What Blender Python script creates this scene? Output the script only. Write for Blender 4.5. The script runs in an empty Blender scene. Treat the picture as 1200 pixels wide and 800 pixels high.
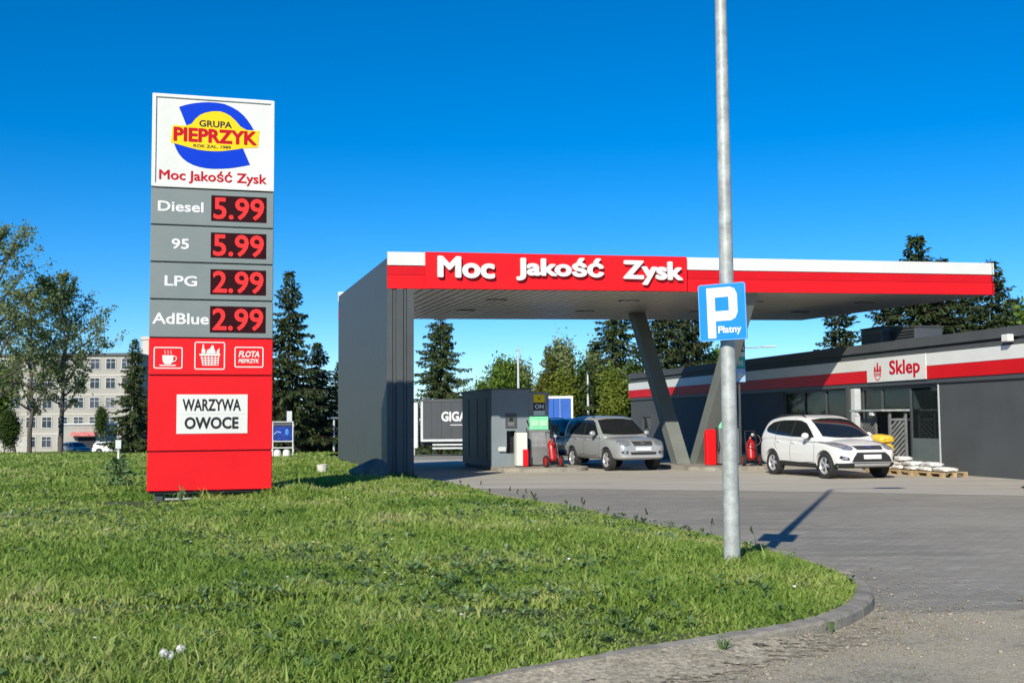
import bpy, bmesh, math, random
import numpy as np
from mathutils import Vector, Matrix
from mathutils.bvhtree import BVHTree
from mathutils.geometry import delaunay_2d_cdt

R = math.radians
sc = bpy.context.scene
col = sc.collection

# ------------------------------------------------------------------ camera
cam_d = bpy.data.cameras.new('camera')
cam_d.sensor_width = 36.0
cam_d.lens = 39.6
cam_d.clip_start = 0.1
cam_d.clip_end = 6000
cam = bpy.data.objects.new('camera', cam_d)
col.objects.link(cam)
cam.matrix_world = Matrix.Translation((0, 0, 1.6)) @ Matrix.Rotation(R(90 + 4.03), 4, 'X') @ Matrix.Rotation(R(-0.43), 4, 'Z')
sc.camera = cam

# ------------------------------------------------------------------ sky, sun, exposure
SUN_EL = 30.5
SUN_DIR = Vector((-0.33, -0.944, 0)).normalized()          # horizontal direction towards the sun
w = bpy.data.worlds.new('World')
sc.world = w
w.use_nodes = True
nt = w.node_tree
bg = nt.nodes['Background']
sky = nt.nodes.new('ShaderNodeTexSky')
sky.sky_type = 'NISHITA'
sky.sun_disc = False
sky.sun_elevation = R(SUN_EL)
sky.sun_rotation = math.atan2(SUN_DIR.x, SUN_DIR.y)
sky.altitude = 2500
sky.air_density = 1.0
sky.dust_density = 0.0
sky.ozone_density = 5.0
hs = nt.nodes.new('ShaderNodeHueSaturation')
hs.inputs['Saturation'].default_value = 1.34
nt.links.new(sky.outputs[0], hs.inputs['Color'])
nt.links.new(hs.outputs[0], bg.inputs[0])
bg.inputs[1].default_value = 0.125
sun_d = bpy.data.lights.new('sun', 'SUN')
sun_d.energy = 4.9
sun_d.angle = R(0.53)
sun_d.color = (1.0, 0.93, 0.80)
sun = bpy.data.objects.new('sun', sun_d)
col.objects.link(sun)
sv = Vector((SUN_DIR.x * math.cos(R(SUN_EL)), SUN_DIR.y * math.cos(R(SUN_EL)), math.sin(R(SUN_EL))))
sun.rotation_euler = sv.to_track_quat('Z', 'Y').to_euler()
sun.location = sv * 60
sc.view_settings.view_transform = 'Standard'
sc.view_settings.look = 'None'
sc.view_settings.gamma = 1.0
sc.view_settings.exposure = 0.2
sc.view_settings.use_curve_mapping = False

# ------------------------------------------------------------------ helpers: tagging
def tag(o, label=None, cat=None, group=None, kind=None):
    if label: o['label'] = label
    if cat: o['category'] = cat
    if group: o['group'] = group
    if kind: o['kind'] = kind
    return o

def thing(name, label, cat, loc=(0, 0, 0), rotz=0.0, group=None, scale=None):
    o = bpy.data.objects.new(name, None)
    col.objects.link(o)
    o.location = loc
    o.rotation_euler = (0, 0, rotz)
    o.empty_display_size = 0.2
    if scale: o.scale = scale
    return tag(o, label, cat, group)

def copy_tree(o, parent=None):
    c = o.copy()
    col.objects.link(c)
    if parent: c.parent = parent
    for ch in list(o.children):
        copy_tree(ch, c)
    return c

def link(name, me, mats, parent=None, loc=None, rot=None):
    o = bpy.data.objects.new(name, me)
    col.objects.link(o)
    if not isinstance(mats, (list, tuple)): mats = [mats]
    me.materials.clear()
    for m in mats: me.materials.append(m)
    if parent: o.parent = parent
    if loc is not None: o.location = loc
    if rot is not None: o.rotation_euler = rot
    return o

# ------------------------------------------------------------------ helpers: materials
def mat(name, c, rough=0.6, metal=0.0, var=0.10, vs=3.0, bump=0.0, bs=40.0, spec=0.5, coat=0.0, rvar=0.1):
    m = bpy.data.materials.new(name)
    m.use_nodes = True
    n = m.node_tree.nodes; l = m.node_tree.links
    b = n['Principled BSDF']
    b.inputs['Roughness'].default_value = rough
    b.inputs['Metallic'].default_value = metal
    b.inputs['Specular IOR Level'].default_value = spec
    b.inputs['Coat Weight'].default_value = coat
    b.inputs['Coat Roughness'].default_value = 0.06
    tc = n.new('ShaderNodeTexCoord')
    nz = n.new('ShaderNodeTexNoise'); nz.inputs['Scale'].default_value = vs; nz.inputs['Detail'].default_value = 6; nz.inputs['Roughness'].default_value = 0.6
    l.new(tc.outputs['Object'], nz.inputs['Vector'])
    mr = n.new('ShaderNodeMapRange'); mr.inputs['From Min'].default_value = 0.3; mr.inputs['From Max'].default_value = 0.7
    l.new(nz.outputs['Fac'], mr.inputs['Value'])
    mx = n.new('ShaderNodeMix'); mx.data_type = 'RGBA'
    mx.inputs[6].default_value = (*[x * (1 - var) for x in c], 1)
    mx.inputs[7].default_value = (*[min(1, x * (1 + var)) for x in c], 1)
    l.new(mr.outputs[0], mx.inputs[0])
    l.new(mx.outputs[2], b.inputs['Base Color'])
    r2 = n.new('ShaderNodeMapRange'); r2.inputs['To Min'].default_value = max(0.02, rough - rvar); r2.inputs['To Max'].default_value = min(1, rough + rvar)
    l.new(nz.outputs['Fac'], r2.inputs['Value']); l.new(r2.outputs[0], b.inputs['Roughness'])
    if bump:
        n2 = n.new('ShaderNodeTexNoise'); n2.inputs['Scale'].default_value = bs; n2.inputs['Detail'].default_value = 4
        l.new(tc.outputs['Object'], n2.inputs['Vector'])
        bp = n.new('ShaderNodeBump'); bp.inputs['Strength'].default_value = bump; bp.inputs['Distance'].default_value = 0.02
        l.new(n2.outputs['Fac'], bp.inputs['Height']); l.new(bp.outputs[0], b.inputs['Normal'])
    return m

def emit_mat(name, c, strength):
    m = mat(name, [x * 0.06 for x in c], 0.5, spec=0.1)
    b = m.node_tree.nodes['Principled BSDF']
    b.inputs['Emission Color'].default_value = (*c, 1)
    b.inputs['Emission Strength'].default_value = strength
    return m

def leaf_mat(name, c0, c1, trans=0.3, rough=0.6):
    """leaf colour differs from leaf to leaf (random per island) and clump to clump"""
    m = bpy.data.materials.new(name); m.use_nodes = True
    n = m.node_tree.nodes; l = m.node_tree.links
    b = n['Principled BSDF']; b.inputs['Roughness'].default_value = rough; b.inputs['Specular IOR Level'].default_value = 0.25
    g = n.new('ShaderNodeNewGeometry')
    tc = n.new('ShaderNodeTexCoord')
    nz = n.new('ShaderNodeTexNoise'); nz.inputs['Scale'].default_value = 0.7; nz.inputs['Detail'].default_value = 3
    l.new(tc.outputs['Object'], nz.inputs['Vector'])
    ad = n.new('ShaderNodeMath'); ad.operation = 'ADD'
    ml = n.new('ShaderNodeMath'); ml.operation = 'MULTIPLY'; ml.inputs[1].default_value = 0.6
    l.new(g.outputs['Random Per Island'], ml.inputs[0]); l.new(ml.outputs[0], ad.inputs[0])
    m2 = n.new('ShaderNodeMapRange'); m2.inputs['From Min'].default_value = 0.35; m2.inputs['From Max'].default_value = 0.65; m2.inputs['To Max'].default_value = 0.4
    l.new(nz.outputs['Fac'], m2.inputs['Value']); l.new(m2.outputs[0], ad.inputs[1])
    mx = n.new('ShaderNodeMix'); mx.data_type = 'RGBA'
    mx.inputs[6].default_value = (*c0, 1); mx.inputs[7].default_value = (*c1, 1)
    l.new(ad.outputs[0], mx.inputs[0]); l.new(mx.outputs[2], b.inputs['Base Color'])
    tr = n.new('ShaderNodeBsdfTranslucent'); l.new(mx.outputs[2], tr.inputs['Color'])
    ms = n.new('ShaderNodeMixShader'); ms.inputs[0].default_value = trans
    l.new(b.outputs[0], ms.inputs[1]); l.new(tr.outputs[0], ms.inputs[2])
    l.new(ms.outputs[0], n['Material Output'].inputs['Surface'])
    return m

def glass_mat(name, c=(0.02, 0.025, 0.03), alpha=0.6, rough=0.03):
    m = mat(name, c, rough, 0, 0.05, 2, spec=0.6, rvar=0.02)
    n = m.node_tree.nodes; l = m.node_tree.links
    b = n['Principled BSDF']
    tr = n.new('ShaderNodeBsdfTransparent'); tr.inputs[0].default_value = (0.55, 0.62, 0.6, 1)
    ms = n.new('ShaderNodeMixShader'); ms.inputs[0].default_value = alpha
    l.new(tr.outputs[0], ms.inputs[1]); l.new(b.outputs[0], ms.inputs[2])
    l.new(ms.outputs[0], n['Material Output'].inputs['Surface'])
    return m

# ------------------------------------------------------------------ helpers: geometry
class MB:
    def __init__(s): s.v = []; s.f = []; s.m = []; s.mi = 0
    def add(s, vs, fs):
        o = len(s.v); s.v += [tuple(v) for v in vs]
        s.f += [tuple(i + o for i in f) for f in fs]; s.m += [s.mi] * len(fs)
        return s
    def box(s, x0, x1, y0, y1, z0, z1):
        vs = [(x, y, z) for z in (z0, z1) for y in (y0, y1) for x in (x0, x1)]
        return s.add(vs, [(0, 2, 3, 1), (4, 5, 7, 6), (0, 1, 5, 4), (2, 6, 7, 3), (0, 4, 6, 2), (1, 3, 7, 5)])
    def mbox(s, M, sx, sy, sz):
        vs = [M @ Vector((x * sx / 2, y * sy / 2, z * sz / 2)) for z in (-1, 1) for y in (-1, 1) for x in (-1, 1)]
        return s.add(vs, [(0, 2, 3, 1), (4, 5, 7, 6), (0, 1, 5, 4), (2, 6, 7, 3), (0, 4, 6, 2), (1, 3, 7, 5)])
    def bar(s, p0, p1, wx, wy, up=(0, 0, 1)):
        """rectangular bar from p0 to p1"""
        p0, p1 = Vector(p0), Vector(p1); d = (p1 - p0); L = d.length; d.normalize()
        u = Vector(up)
        if abs(u.dot(d)) > 0.98: u = Vector((0, 1, 0))
        a = d.cross(u).normalized(); b = a.cross(d).normalized()
        M = Matrix((( a.x, b.x, d.x, (p0.x + p1.x) / 2), (a.y, b.y, d.y, (p0.y + p1.y) / 2), (a.z, b.z, d.z, (p0.z + p1.z) / 2), (0, 0, 0, 1)))
        return s.mbox(M, wx, wy, L)
    def tube(s, p0, p1, r0, r1=None, n=12, caps=True):
        r1 = r0 if r1 is None else r1
        return s.path([p0, p1], [r0, r1], n, caps)
    def path(s, pts, rs, n=8, caps=True):
        pts = [Vector(p) for p in pts]
        if not isinstance(rs, (list, tuple)): rs = [rs] * len(pts)
        vs = []; k = len(pts); ref = None
        for i, p in enumerate(pts):
            d = (pts[min(i + 1, k - 1)] - pts[max(i - 1, 0)]).normalized()
            if ref is None:
                ref = Vector((0, 0, 1)) if abs(d.z) < 0.9 else Vector((1, 0, 0))
            a = d.cross(ref)
            if a.length < 1e-4: a = d.cross(Vector((0, 1, 0)))
            a.normalize(); b = a.cross(d).normalized(); ref = b
            for j in range(n):
                t = 2 * math.pi * j / n
                vs.append(p + (a * math.cos(t) + b * math.sin(t)) * rs[i])
        fs = [(i * n + j, (i + 1) * n + j, (i + 1) * n + (j + 1) % n, i * n + (j + 1) % n) for i in range(k - 1) for j in range(n)]
        if caps: fs += [tuple(range(n)), tuple(range((k - 1) * n, k * n))[::-1]]
        return s.add(vs, fs)
    def lathe(s, prof, n=24, M=None):
        """prof: (radius, height) pairs about local z"""
        M = M or Matrix()
        vs = [M @ Vector((r * math.cos(2 * math.pi * j / n), r * math.sin(2 * math.pi * j / n), z)) for r, z in prof for j in range(n)]
        fs = [(i * n + j, i * n + (j + 1) % n, (i + 1) * n + (j + 1) % n, (i + 1) * n + j) for i in range(len(prof) - 1) for j in range(n)]
        shut = prof[0] == prof[-1]
        if prof[0][0] > 1e-4 and not shut: fs.append(tuple(range(n))[::-1])
        if prof[-1][0] > 1e-4 and not shut: fs.append(tuple(range((len(prof) - 1) * n, len(prof) * n)))
        return s.add(vs, fs)
    def prism(s, poly, y0, y1):
        """polygon in x,z pushed from y0 (front) to y1 (back)"""
        n = len(poly)
        a = sum(poly[i][0] * poly[(i + 1) % n][1] - poly[(i + 1) % n][0] * poly[i][1] for i in range(n))
        if a < 0: poly = poly[::-1]
        vs = [(x, y0, z) for x, z in poly] + [(x, y1, z) for x, z in poly]
        fs = [tuple(range(n)), tuple(range(n, 2 * n))[::-1]] + [(i, i + n, (i + 1) % n + n, (i + 1) % n) for i in range(n)]
        return s.add(vs, fs)
    def frame(s, x0, x1, z0, z1, t, y0, y1):
        s.box(x0, x0 + t, y0, y1, z0, z1); s.box(x1 - t, x1, y0, y1, z0, z1)
        s.box(x0 + t, x1 - t, y0, y1, z0, z0 + t); s.box(x0 + t, x1 - t, y0, y1, z1 - t, z1)
        return s
    def ball(s, c, r, n=10, sx=1, sy=1, sz=1):
        k = n // 2
        prof = [(r * math.sin(math.pi * i / k), -r * math.cos(math.pi * i / k)) for i in range(k + 1)]
        return s.lathe(prof, n, Matrix.Translation(c) @ Matrix.Diagonal((sx, sy, sz, 1)))
    def mesh(s, name='m', bevel=0.0, smooth=False, seg=1, warp=None, angle=35):
        me = bpy.data.meshes.new(name)
        v = [warp(Vector(p)) for p in s.v] if warp else s.v
        me.from_pydata(v, [], s.f)
        if any(s.m): me.polygons.foreach_set('material_index', s.m)
        bm = bmesh.new(); bm.from_mesh(me)
        bmesh.ops.remove_doubles(bm, verts=bm.verts, dist=1e-5)
        if bevel:
            ed = [e for e in bm.edges if len(e.link_faces) == 2 and e.calc_face_angle(0) > 0.6]
            bmesh.ops.bevel(bm, geom=ed, offset=bevel, segments=seg, affect='EDGES', clamp_overlap=True)
        bmesh.ops.recalc_face_normals(bm, faces=bm.faces)
        bm.to_mesh(me); bm.free()
        if smooth:
            me.shade_smooth(); me.set_sharp_from_angle(angle=R(angle))
        return me
    def build(s, name, mats, parent=None, **k):
        return link(name, s.mesh(name, **k), mats, parent)

def rrect(x0, x1, z0, z1, r, n=4):
    pts = []
    for cx, cz, a0 in ((x1 - r, z1 - r, 0), (x0 + r, z1 - r, 90), (x0 + r, z0 + r, 180), (x1 - r, z0 + r, 270)):
        for i in range(n + 1):
            a = R(a0 + 90 * i / n); pts.append((cx + r * math.cos(a), cz + r * math.sin(a)))
    return pts

def tri_poly(poly, step):
    """triangulated inside of a 2-D outline with interior points"""
    out = []
    n = len(poly)
    for i in range(n):
        a, b = Vector(poly[i]), Vector(poly[(i + 1) % n])
        k = max(1, int((b - a).length / step + 0.5))
        for j in range(k): out.append(a.lerp(b, j / k))
    m = len(out)
    arr = np.array([tuple(p) for p in out])
    gx = np.arange(arr[:, 0].min() + step / 2, arr[:, 0].max(), step); gy = np.arange(arr[:, 1].min() + step / 2, arr[:, 1].max(), step)
    if len(gx) and len(gy):
        P = np.array([(x, y) for x in gx for y in gy])
        keep = inside(P, arr)
        # keep clear of the outline
        P = P[keep]
        if len(P):
            d = np.full(len(P), 1e9)
            for i in range(m):
                d = np.minimum(d, np.hypot(P[:, 0] - arr[i, 0], P[:, 1] - arr[i, 1]))
            P = P[d > step * 0.45]
            out += [Vector(p) for p in P]
    r = delaunay_2d_cdt([Vector(p[:2]) for p in out], [], [list(range(m))], 1, 1e-6)
    return [tuple(p) for p in r[0]], [tuple(f) for f in r[2]]

def inside(P, poly):
    poly = np.asarray(poly); x, y = P[:, 0], P[:, 1]
    c = np.zeros(len(P), bool); n = len(poly); j = n - 1
    for i in range(n):
        xi, yi = poly[i]; xj, yj = poly[j]
        if yi != yj:
            c ^= ((yi > y) != (yj > y)) & (x < (xj - xi) * (y - yi) / (yj - yi) + xi)
        j = i
    return c

def text_mesh(body, wd, ht=None, ext=0.004, off=0.0, shear=0.0, spacing=1.0, at=(0, 0), y=0.0, res=3):
    """writing facing -y, centred at (x, z) = at; wd is its full width; off fattens the strokes with round corners"""
    cu = bpy.data.curves.new('writing', 'FONT')
    cu.body = body; cu.size = 1.0; cu.shear = shear; cu.space_character = spacing
    cu.resolution_u = res
    ob = bpy.data.objects.new('writing', cu); col.objects.link(ob)
    dg = bpy.context.evaluated_depsgraph_get()
    src = bpy.data.meshes.new_from_object(ob.evaluated_get(dg))
    bpy.data.objects.remove(ob); bpy.data.curves.remove(cu)
    bm = bmesh.new(); bm.from_mesh(src); bpy.data.meshes.remove(src)
    bmesh.ops.remove_doubles(bm, verts=bm.verts, dist=1e-5)
    tris = np.array([[l.vert.co[:2] for l in t] for t in bm.calc_loop_triangles()])
    seg = np.array([(e.verts[0].co[:2], e.verts[1].co[:2]) for e in bm.edges if e.is_boundary])
    bm.free()
    verts = []; edges = []
    if off > 0:
        K = 12
        for a, b in seg:
            d = b - a; L = np.hypot(*d)
            if L < 1e-6: continue
            t0 = math.atan2(d[1], d[0]); o = len(verts)
            for j in range(K // 2 + 1): verts.append(b + off * np.array([math.cos(t0 - math.pi / 2 + math.pi * j / (K // 2)), math.sin(t0 - math.pi / 2 + math.pi * j / (K // 2))]))
            for j in range(K // 2 + 1): verts.append(a + off * np.array([math.cos(t0 + math.pi / 2 + math.pi * j / (K // 2)), math.sin(t0 + math.pi / 2 + math.pi * j / (K // 2))]))
            n = len(verts) - o; edges += [(o + q, o + (q + 1) % n) for q in range(n)]
    else:
        for a, b in seg: verts += [a, b]; edges.append((len(verts) - 2, len(verts) - 1))
    r = delaunay_2d_cdt([Vector((float(v[0]), float(v[1]))) for v in verts], edges, [], 0, 1e-5)
    V = np.array([tuple(v) for v in r[0]]); F = np.array([tuple(f) for f in r[2]])
    C = V[F].mean(1)
    keep = np.zeros(len(F), bool)
    for t in tris:
        a, b, c = t
        cr = lambda p, q: (q[0] - p[0]) * (C[:, 1] - p[1]) - (q[1] - p[1]) * (C[:, 0] - p[0])
        s1, s2, s3 = cr(a, b), cr(b, c), cr(c, a)
        keep |= ((s1 >= 0) & (s2 >= 0) & (s3 >= 0)) | ((s1 <= 0) & (s2 <= 0) & (s3 <= 0))
    if off > 0:
        for a, b in seg:
            d = b - a; L2 = max(1e-12, float(d @ d))
            u = np.clip(((C - a) @ d) / L2, 0, 1)
            keep |= np.hypot(*(C - a - u[:, None] * d).T) < off * 0.985
    F = F[keep]
    lo, hi = V[np.unique(F)].min(0), V[np.unique(F)].max(0)
    sx = wd / (hi[0] - lo[0]); sz = (ht / (hi[1] - lo[1])) if ht else sx
    bm = bmesh.new()
    vs = [bm.verts.new(((p[0] - (lo[0] + hi[0]) / 2) * sx + at[0], y - ext / 2, (p[1] - (lo[1] + hi[1]) / 2) * sz + at[1])) for p in V]
    for f in F:
        try: bm.faces.new([vs[k] for k in f])
        except ValueError: pass
    bmesh.ops.delete(bm, geom=[v for v in bm.verts if not v.link_faces], context='VERTS')
    bmesh.ops.recalc_face_normals(bm, faces=bm.faces)
    if sum(f.normal.y * f.calc_area() for f in bm.faces) > 0: bmesh.ops.reverse_faces(bm, faces=bm.faces)
    ret = bmesh.ops.extrude_edge_only(bm, edges=[e for e in bm.edges if e.is_boundary])
    for e in ret['geom']:
        if isinstance(e, bmesh.types.BMVert): e.co.y += ext
    me = bpy.data.meshes.new('writing'); bm.to_mesh(me); bm.free()
    return me

def catmull(pts, k=6):
    out = []
    P = [Vector(p) for p in pts]
    for i in range(len(P) - 1):
        p0 = P[max(i - 1, 0)]; p1 = P[i]; p2 = P[i + 1]; p3 = P[min(i + 2, len(P) - 1)]
        for j in range(k):
            t = j / k
            out.append(0.5 * ((2 * p1) + (p2 - p0) * t + (2 * p0 - 5 * p1 + 4 * p2 - p3) * t * t + (3 * p1 - p0 - 3 * p2 + p3) * t ** 3))
    out.append(P[-1])
    return out

def H(x, y):
    """height of the terrain: flat at the station, falling gently away behind it"""
    if y < 40: return 0.0
    return -0.0205 * (min(y, 200) - 40)
# ------------------------------------------------------------------ ground materials
def node_mat(name):
    m = bpy.data.materials.new(name); m.use_nodes = True
    return m, m.node_tree.nodes, m.node_tree.links, m.node_tree.nodes['Principled BSDF']

def noise(n, l, vec, scale, detail=5, rough=0.6):
    z = n.new('ShaderNodeTexNoise'); z.inputs['Scale'].default_value = scale; z.inputs['Detail'].default_value = detail; z.inputs['Roughness'].default_value = rough
    l.new(vec, z.inputs['Vector']); return z.outputs['Fac']
def rng(n, l, v, a, b, c=0.0, d=1.0):
    z = n.new('ShaderNodeMapRange'); z.inputs['From Min'].default_value = a; z.inputs['From Max'].default_value = b; z.inputs['To Min'].default_value = c; z.inputs['To Max'].default_value = d
    l.new(v, z.inputs['Value']); return z.outputs[0]
def mixc(n, l, f, a, b, mode='MIX'):
    z = n.new('ShaderNodeMix'); z.data_type = 'RGBA'; z.blend_type = mode
    if isinstance(f, float): z.inputs[0].default_value = f
    else: l.new(f, z.inputs[0])
    for s, v in ((6, a), (7, b)):
        if isinstance(v, tuple): z.inputs[s].default_value = (*v, 1)
        else: l.new(v, z.inputs[s])
    return z.outputs[2]
def bumpn(n, l, h, strength, dist, b):
    z = n.new('ShaderNodeBump'); z.inputs['Strength'].default_value = strength; z.inputs['Distance'].default_value = dist
    l.new(h, z.inputs['Height']); l.new(z.outputs[0], b.inputs['Normal'])

def soil_material():
    m, n, l, b = node_mat('lawn_soil')
    p = n.new('ShaderNodeNewGeometry').outputs['Position']
    a = rng(n, l, noise(n, l, p, 0.35, 6), 0.35, 0.65)
    c = mixc(n, l, a, (0.055, 0.085, 0.018), (0.105, 0.12, 0.035))
    f = rng(n, l, noise(n, l, p, 9.0, 6), 0.3, 0.7)
    c = mixc(n, l, f, c, (0.045, 0.06, 0.016))
    l.new(c, b.inputs['Base Color']); b.inputs['Roughness'].default_value = 0.95
    bumpn(n, l, noise(n, l, p, 25, 5), 0.8, 0.05, b)
    return m

def paver_material():
    m, n, l, b = node_mat('block_paving')
    p = n.new('ShaderNodeNewGeometry').outputs['Position']
    mp = n.new('ShaderNodeMapping'); mp.inputs['Rotation'].default_value = (0, 0, R(-12)); l.new(p, mp.inputs['Vector'])
    br = n.new('ShaderNodeTexBrick'); br.inputs['Scale'].default_value = 1.0
    br.inputs['Brick Width'].default_value = 0.22; br.inputs['Row Height'].default_value = 0.11; br.inputs['Mortar Size'].default_value = 0.006
    br.inputs['Color1'].default_value = (0.27, 0.25, 0.20, 1); br.inputs['Color2'].default_value = (0.40, 0.375, 0.305, 1); br.inputs['Mortar'].default_value = (0.085, 0.08, 0.07, 1)
    l.new(mp.outputs[0], br.inputs['Vector'])
    st = n.new('ShaderNodeMapping'); st.inputs['Scale'].default_value = (0.35, 3.2, 1); st.inputs['Rotation'].default_value = (0, 0, R(10)); l.new(p, st.inputs['Vector'])
    s1 = rng(n, l, noise(n, l, st.outputs[0], 1.0, 7, 0.72), 0.36, 0.64)
    c = mixc(n, l, s1, br.outputs['Color'], (0.20, 0.188, 0.152))
    s2 = rng(n, l, noise(n, l, p, 0.18, 5), 0.42, 0.68, 0, 0.6)
    c = mixc(n, l, s2, c, (0.39, 0.355, 0.28))
    g = rng(n, l, noise(n, l, p, 45, 3), 0.3, 0.7, 0.82, 1.15)
    cm = n.new('ShaderNodeVectorMath'); cm.operation = 'SCALE'; l.new(c, cm.inputs[0]); l.new(g, cm.inputs['Scale'])
    l.new(cm.outputs[0], b.inputs['Base Color']); b.inputs['Roughness'].default_value = 0.85
    iv = n.new('ShaderNodeMath'); iv.operation = 'SUBTRACT'; iv.inputs[0].default_value = 1; l.new(br.outputs['Fac'], iv.inputs[1])
    bumpn(n, l, iv.outputs[0], 0.5, 0.006, b)
    return m

def concrete_material():
    m, n, l, b = node_mat('concrete_slab')
    p = n.new('ShaderNodeNewGeometry').outputs['Position']
    st = n.new('ShaderNodeMapping'); st.inputs['Scale'].default_value = (0.3, 1.3, 1); st.inputs['Rotation'].default_value = (0, 0, R(15)); l.new(p, st.inputs['Vector'])
    a = rng(n, l, noise(n, l, st.outputs[0], 0.8, 6), 0.3, 0.7)
    c = mixc(n, l, a, (0.37, 0.345, 0.28), (0.50, 0.465, 0.38))
    o = rng(n, l, noise(n, l, p, 1.1, 4), 0.62, 0.75, 0, 0.5)
    c = mixc(n, l, o, c, (0.17, 0.16, 0.145))
    l.new(c, b.inputs['Base Color']); b.inputs['Roughness'].default_value = 0.8
    bumpn(n, l, noise(n, l, p, 60, 3), 0.3, 0.01, b)
    return m

def road_material():
    m, n, l, b = node_mat('dusty_asphalt')
    p = n.new('ShaderNodeNewGeometry').outputs['Position']
    ag = n.new('ShaderNodeTexVoronoi'); ag.inputs['Scale'].default_value = 60; l.new(p, ag.inputs['Vector'])
    ac = rng(n, l, ag.outputs['Color'], 0.0, 1.0, 0.35, 1.7)
    base = n.new('ShaderNodeVectorMath'); base.operation = 'SCALE'; base.inputs[0].default_value = (0.31, 0.288, 0.215); l.new(ac, base.inputs['Scale'])
    a = rng(n, l, noise(n, l, p, 0.7, 7, 0.65), 0.36, 0.56)
    sand_g = rng(n, l, noise(n, l, p, 55, 5, 0.7), 0.3, 0.7)
    sand = mixc(n, l, sand_g, (0.27, 0.23, 0.15), (0.62, 0.55, 0.405))
    c = mixc(n, l, a, base.outputs[0], sand)
    d = rng(n, l, noise(n, l, p, 2.6, 6, 0.7), 0.55, 0.72, 0, 0.55)
    c = mixc(n, l, d, c, (0.15, 0.13, 0.095))
    l.new(c, b.inputs['Base Color']); b.inputs['Roughness'].default_value = 0.92
    h = n.new('ShaderNodeMath'); h.operation = 'ADD'; l.new(noise(n, l, p, 40, 5, 0.7), h.inputs[0]); l.new(ag.outputs['Distance'], h.inputs[1])
    bumpn(n, l, h.outputs[0], 0.9, 0.012, b)
    return m

M_SOIL, M_PAVE, M_CONC, M_ROAD = soil_material(), paver_material(), concrete_material(), road_material()
M_KERB = mat('kerb_concrete', (0.30, 0.275, 0.225), 0.92, 0, 0.38, 2.6, 0.8, 70)

def sheet(name, poly, m, dz, step, zf=None):
    v, f = tri_poly(poly, step)
    me = bpy.data.meshes.new(name)
    me.from_pydata([(x, y, (zf(x, y) if zf else H(x, y)) + dz) for x, y in v], [], f)
    bm = bmesh.new(); bm.from_mesh(me)
    for fc in bm.faces:
        if fc.normal.z < 0: fc.normal_flip()
    bm.to_mesh(me); bm.free(); me.shade_smooth()
    o = link(name, me, m)
    o['kind'] = 'structure'
    return o

# one terrain sheet reaching the horizon
def terrain():
    xs = list(np.concatenate([np.linspace(-1500, -150, 8), np.linspace(-120, 120, 25), np.linspace(150, 1500, 8)]))
    ys = [-300, -100, -40, 0, 20, 40, 60, 80, 100, 130, 160, 180, 200, 300, 600, 1200, 2500]
    v = [(x, y, H(x, y) - 0.06) for y in ys for x in xs]
    k = len(xs)
    f = [(j * k + i, j * k + i + 1, (j + 1) * k + i + 1, (j + 1) * k + i) for j in range(len(ys) - 1) for i in range(k - 1)]
    me = bpy.data.meshes.new('ground'); me.from_pydata(v, [], f); me.shade_smooth()
    link('ground', me, M_SOIL)['kind'] = 'structure'
terrain()

KERB = catmull([(-30, -20.6), (-12, -4.15), (-5.5, 1.88), (-2.2, 4.92), (-0.56, 6.44), (0.08, 7.02), (0.64, 7.48), (1.12, 7.81), (1.73, 8.15), (2.09, 8.36), (2.45, 8.66), (2.76, 9.10), (3.03, 9.62), (3.22, 10.26),
                (3.31, 11.0), (3.30, 11.8), (3.14, 12.86), (2.9, 14.16), (2.38, 16.01), (1.16, 19.66), (-0.02, 22.94), (-1.4, 27.2), (-2.45, 30.4)], 6)
def offset(path, d):
    out = []
    for i, p in enumerate(path):
        t = (path[min(i + 1, len(path) - 1)] - path[max(i - 1, 0)]).normalized()
        out.append(p + Vector((-t.y, t.x)) * d)
    return out
def kerb():
    m = MB()
    prof = [(0, -0.05), (0.006, 0.075), (0.03, 0.098), (0.14, 0.105), (0.17, 0.09), (0.17, -0.05)]
    rows = [offset(KERB, d) for d, z in prof]
    k = len(prof); rnd = random.Random(5)
    sink = [0.55 + 0.45 * min(1, max(0, (p.x - 0.6) / 2.0)) if p.y < 9.0 else 1.0 for p in KERB]
    jit = [rnd.uniform(-0.006, 0.006) for _ in KERB]
    # kerb stones about a metre long with open joints between them
    dist = 0.0; cuts = []
    for i in range(1, len(KERB)):
        dist += (KERB[i] - KERB[i - 1]).length
        if dist > 0.95: cuts.append(i); dist = 0.0
    vs = [(rows[j][i].x, rows[j][i].y, prof[j][1] * sink[i] + (jit[i] if prof[j][1] > 0 else 0)) for i in range(len(KERB)) for j in range(k)]
    fs = [(i * k + j, (i + 1) * k + j, (i + 1) * k + (j + 1) % k, i * k + (j + 1) % k) for i in range(len(KERB) - 1) for j in range(k)]
    st = [0] + cuts + [len(KERB) - 1]
    for a, b in zip(st[:-1], st[1:]):
        dz = rnd.uniform(-0.007, 0.007); P = [[Vector(vs[i * k + j]) for j in range(k)] for i in range(a, b + 1)]
        for j in range(k):
            t0 = (P[1][j] - P[0][j]).normalized(); t1 = (P[-2][j] - P[-1][j]).normalized()
            P[0][j] = P[0][j] + t0 * 0.006; P[-1][j] = P[-1][j] + t1 * 0.006
        vv = [p + Vector((0, 0, dz)) for r_ in P for p in r_]; n = len(P)
        m.add(vv, [(i * k + j, (i + 1) * k + j, (i + 1) * k + (j + 1) % k, i * k + (j + 1) % k) for i in range(n - 1) for j in range(k)] + [tuple(range(k)), tuple(range((n - 1) * k, n * k))[::-1]])
    m.build('kerb', M_KERB)['kind'] = 'structure'
kerb()

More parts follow.
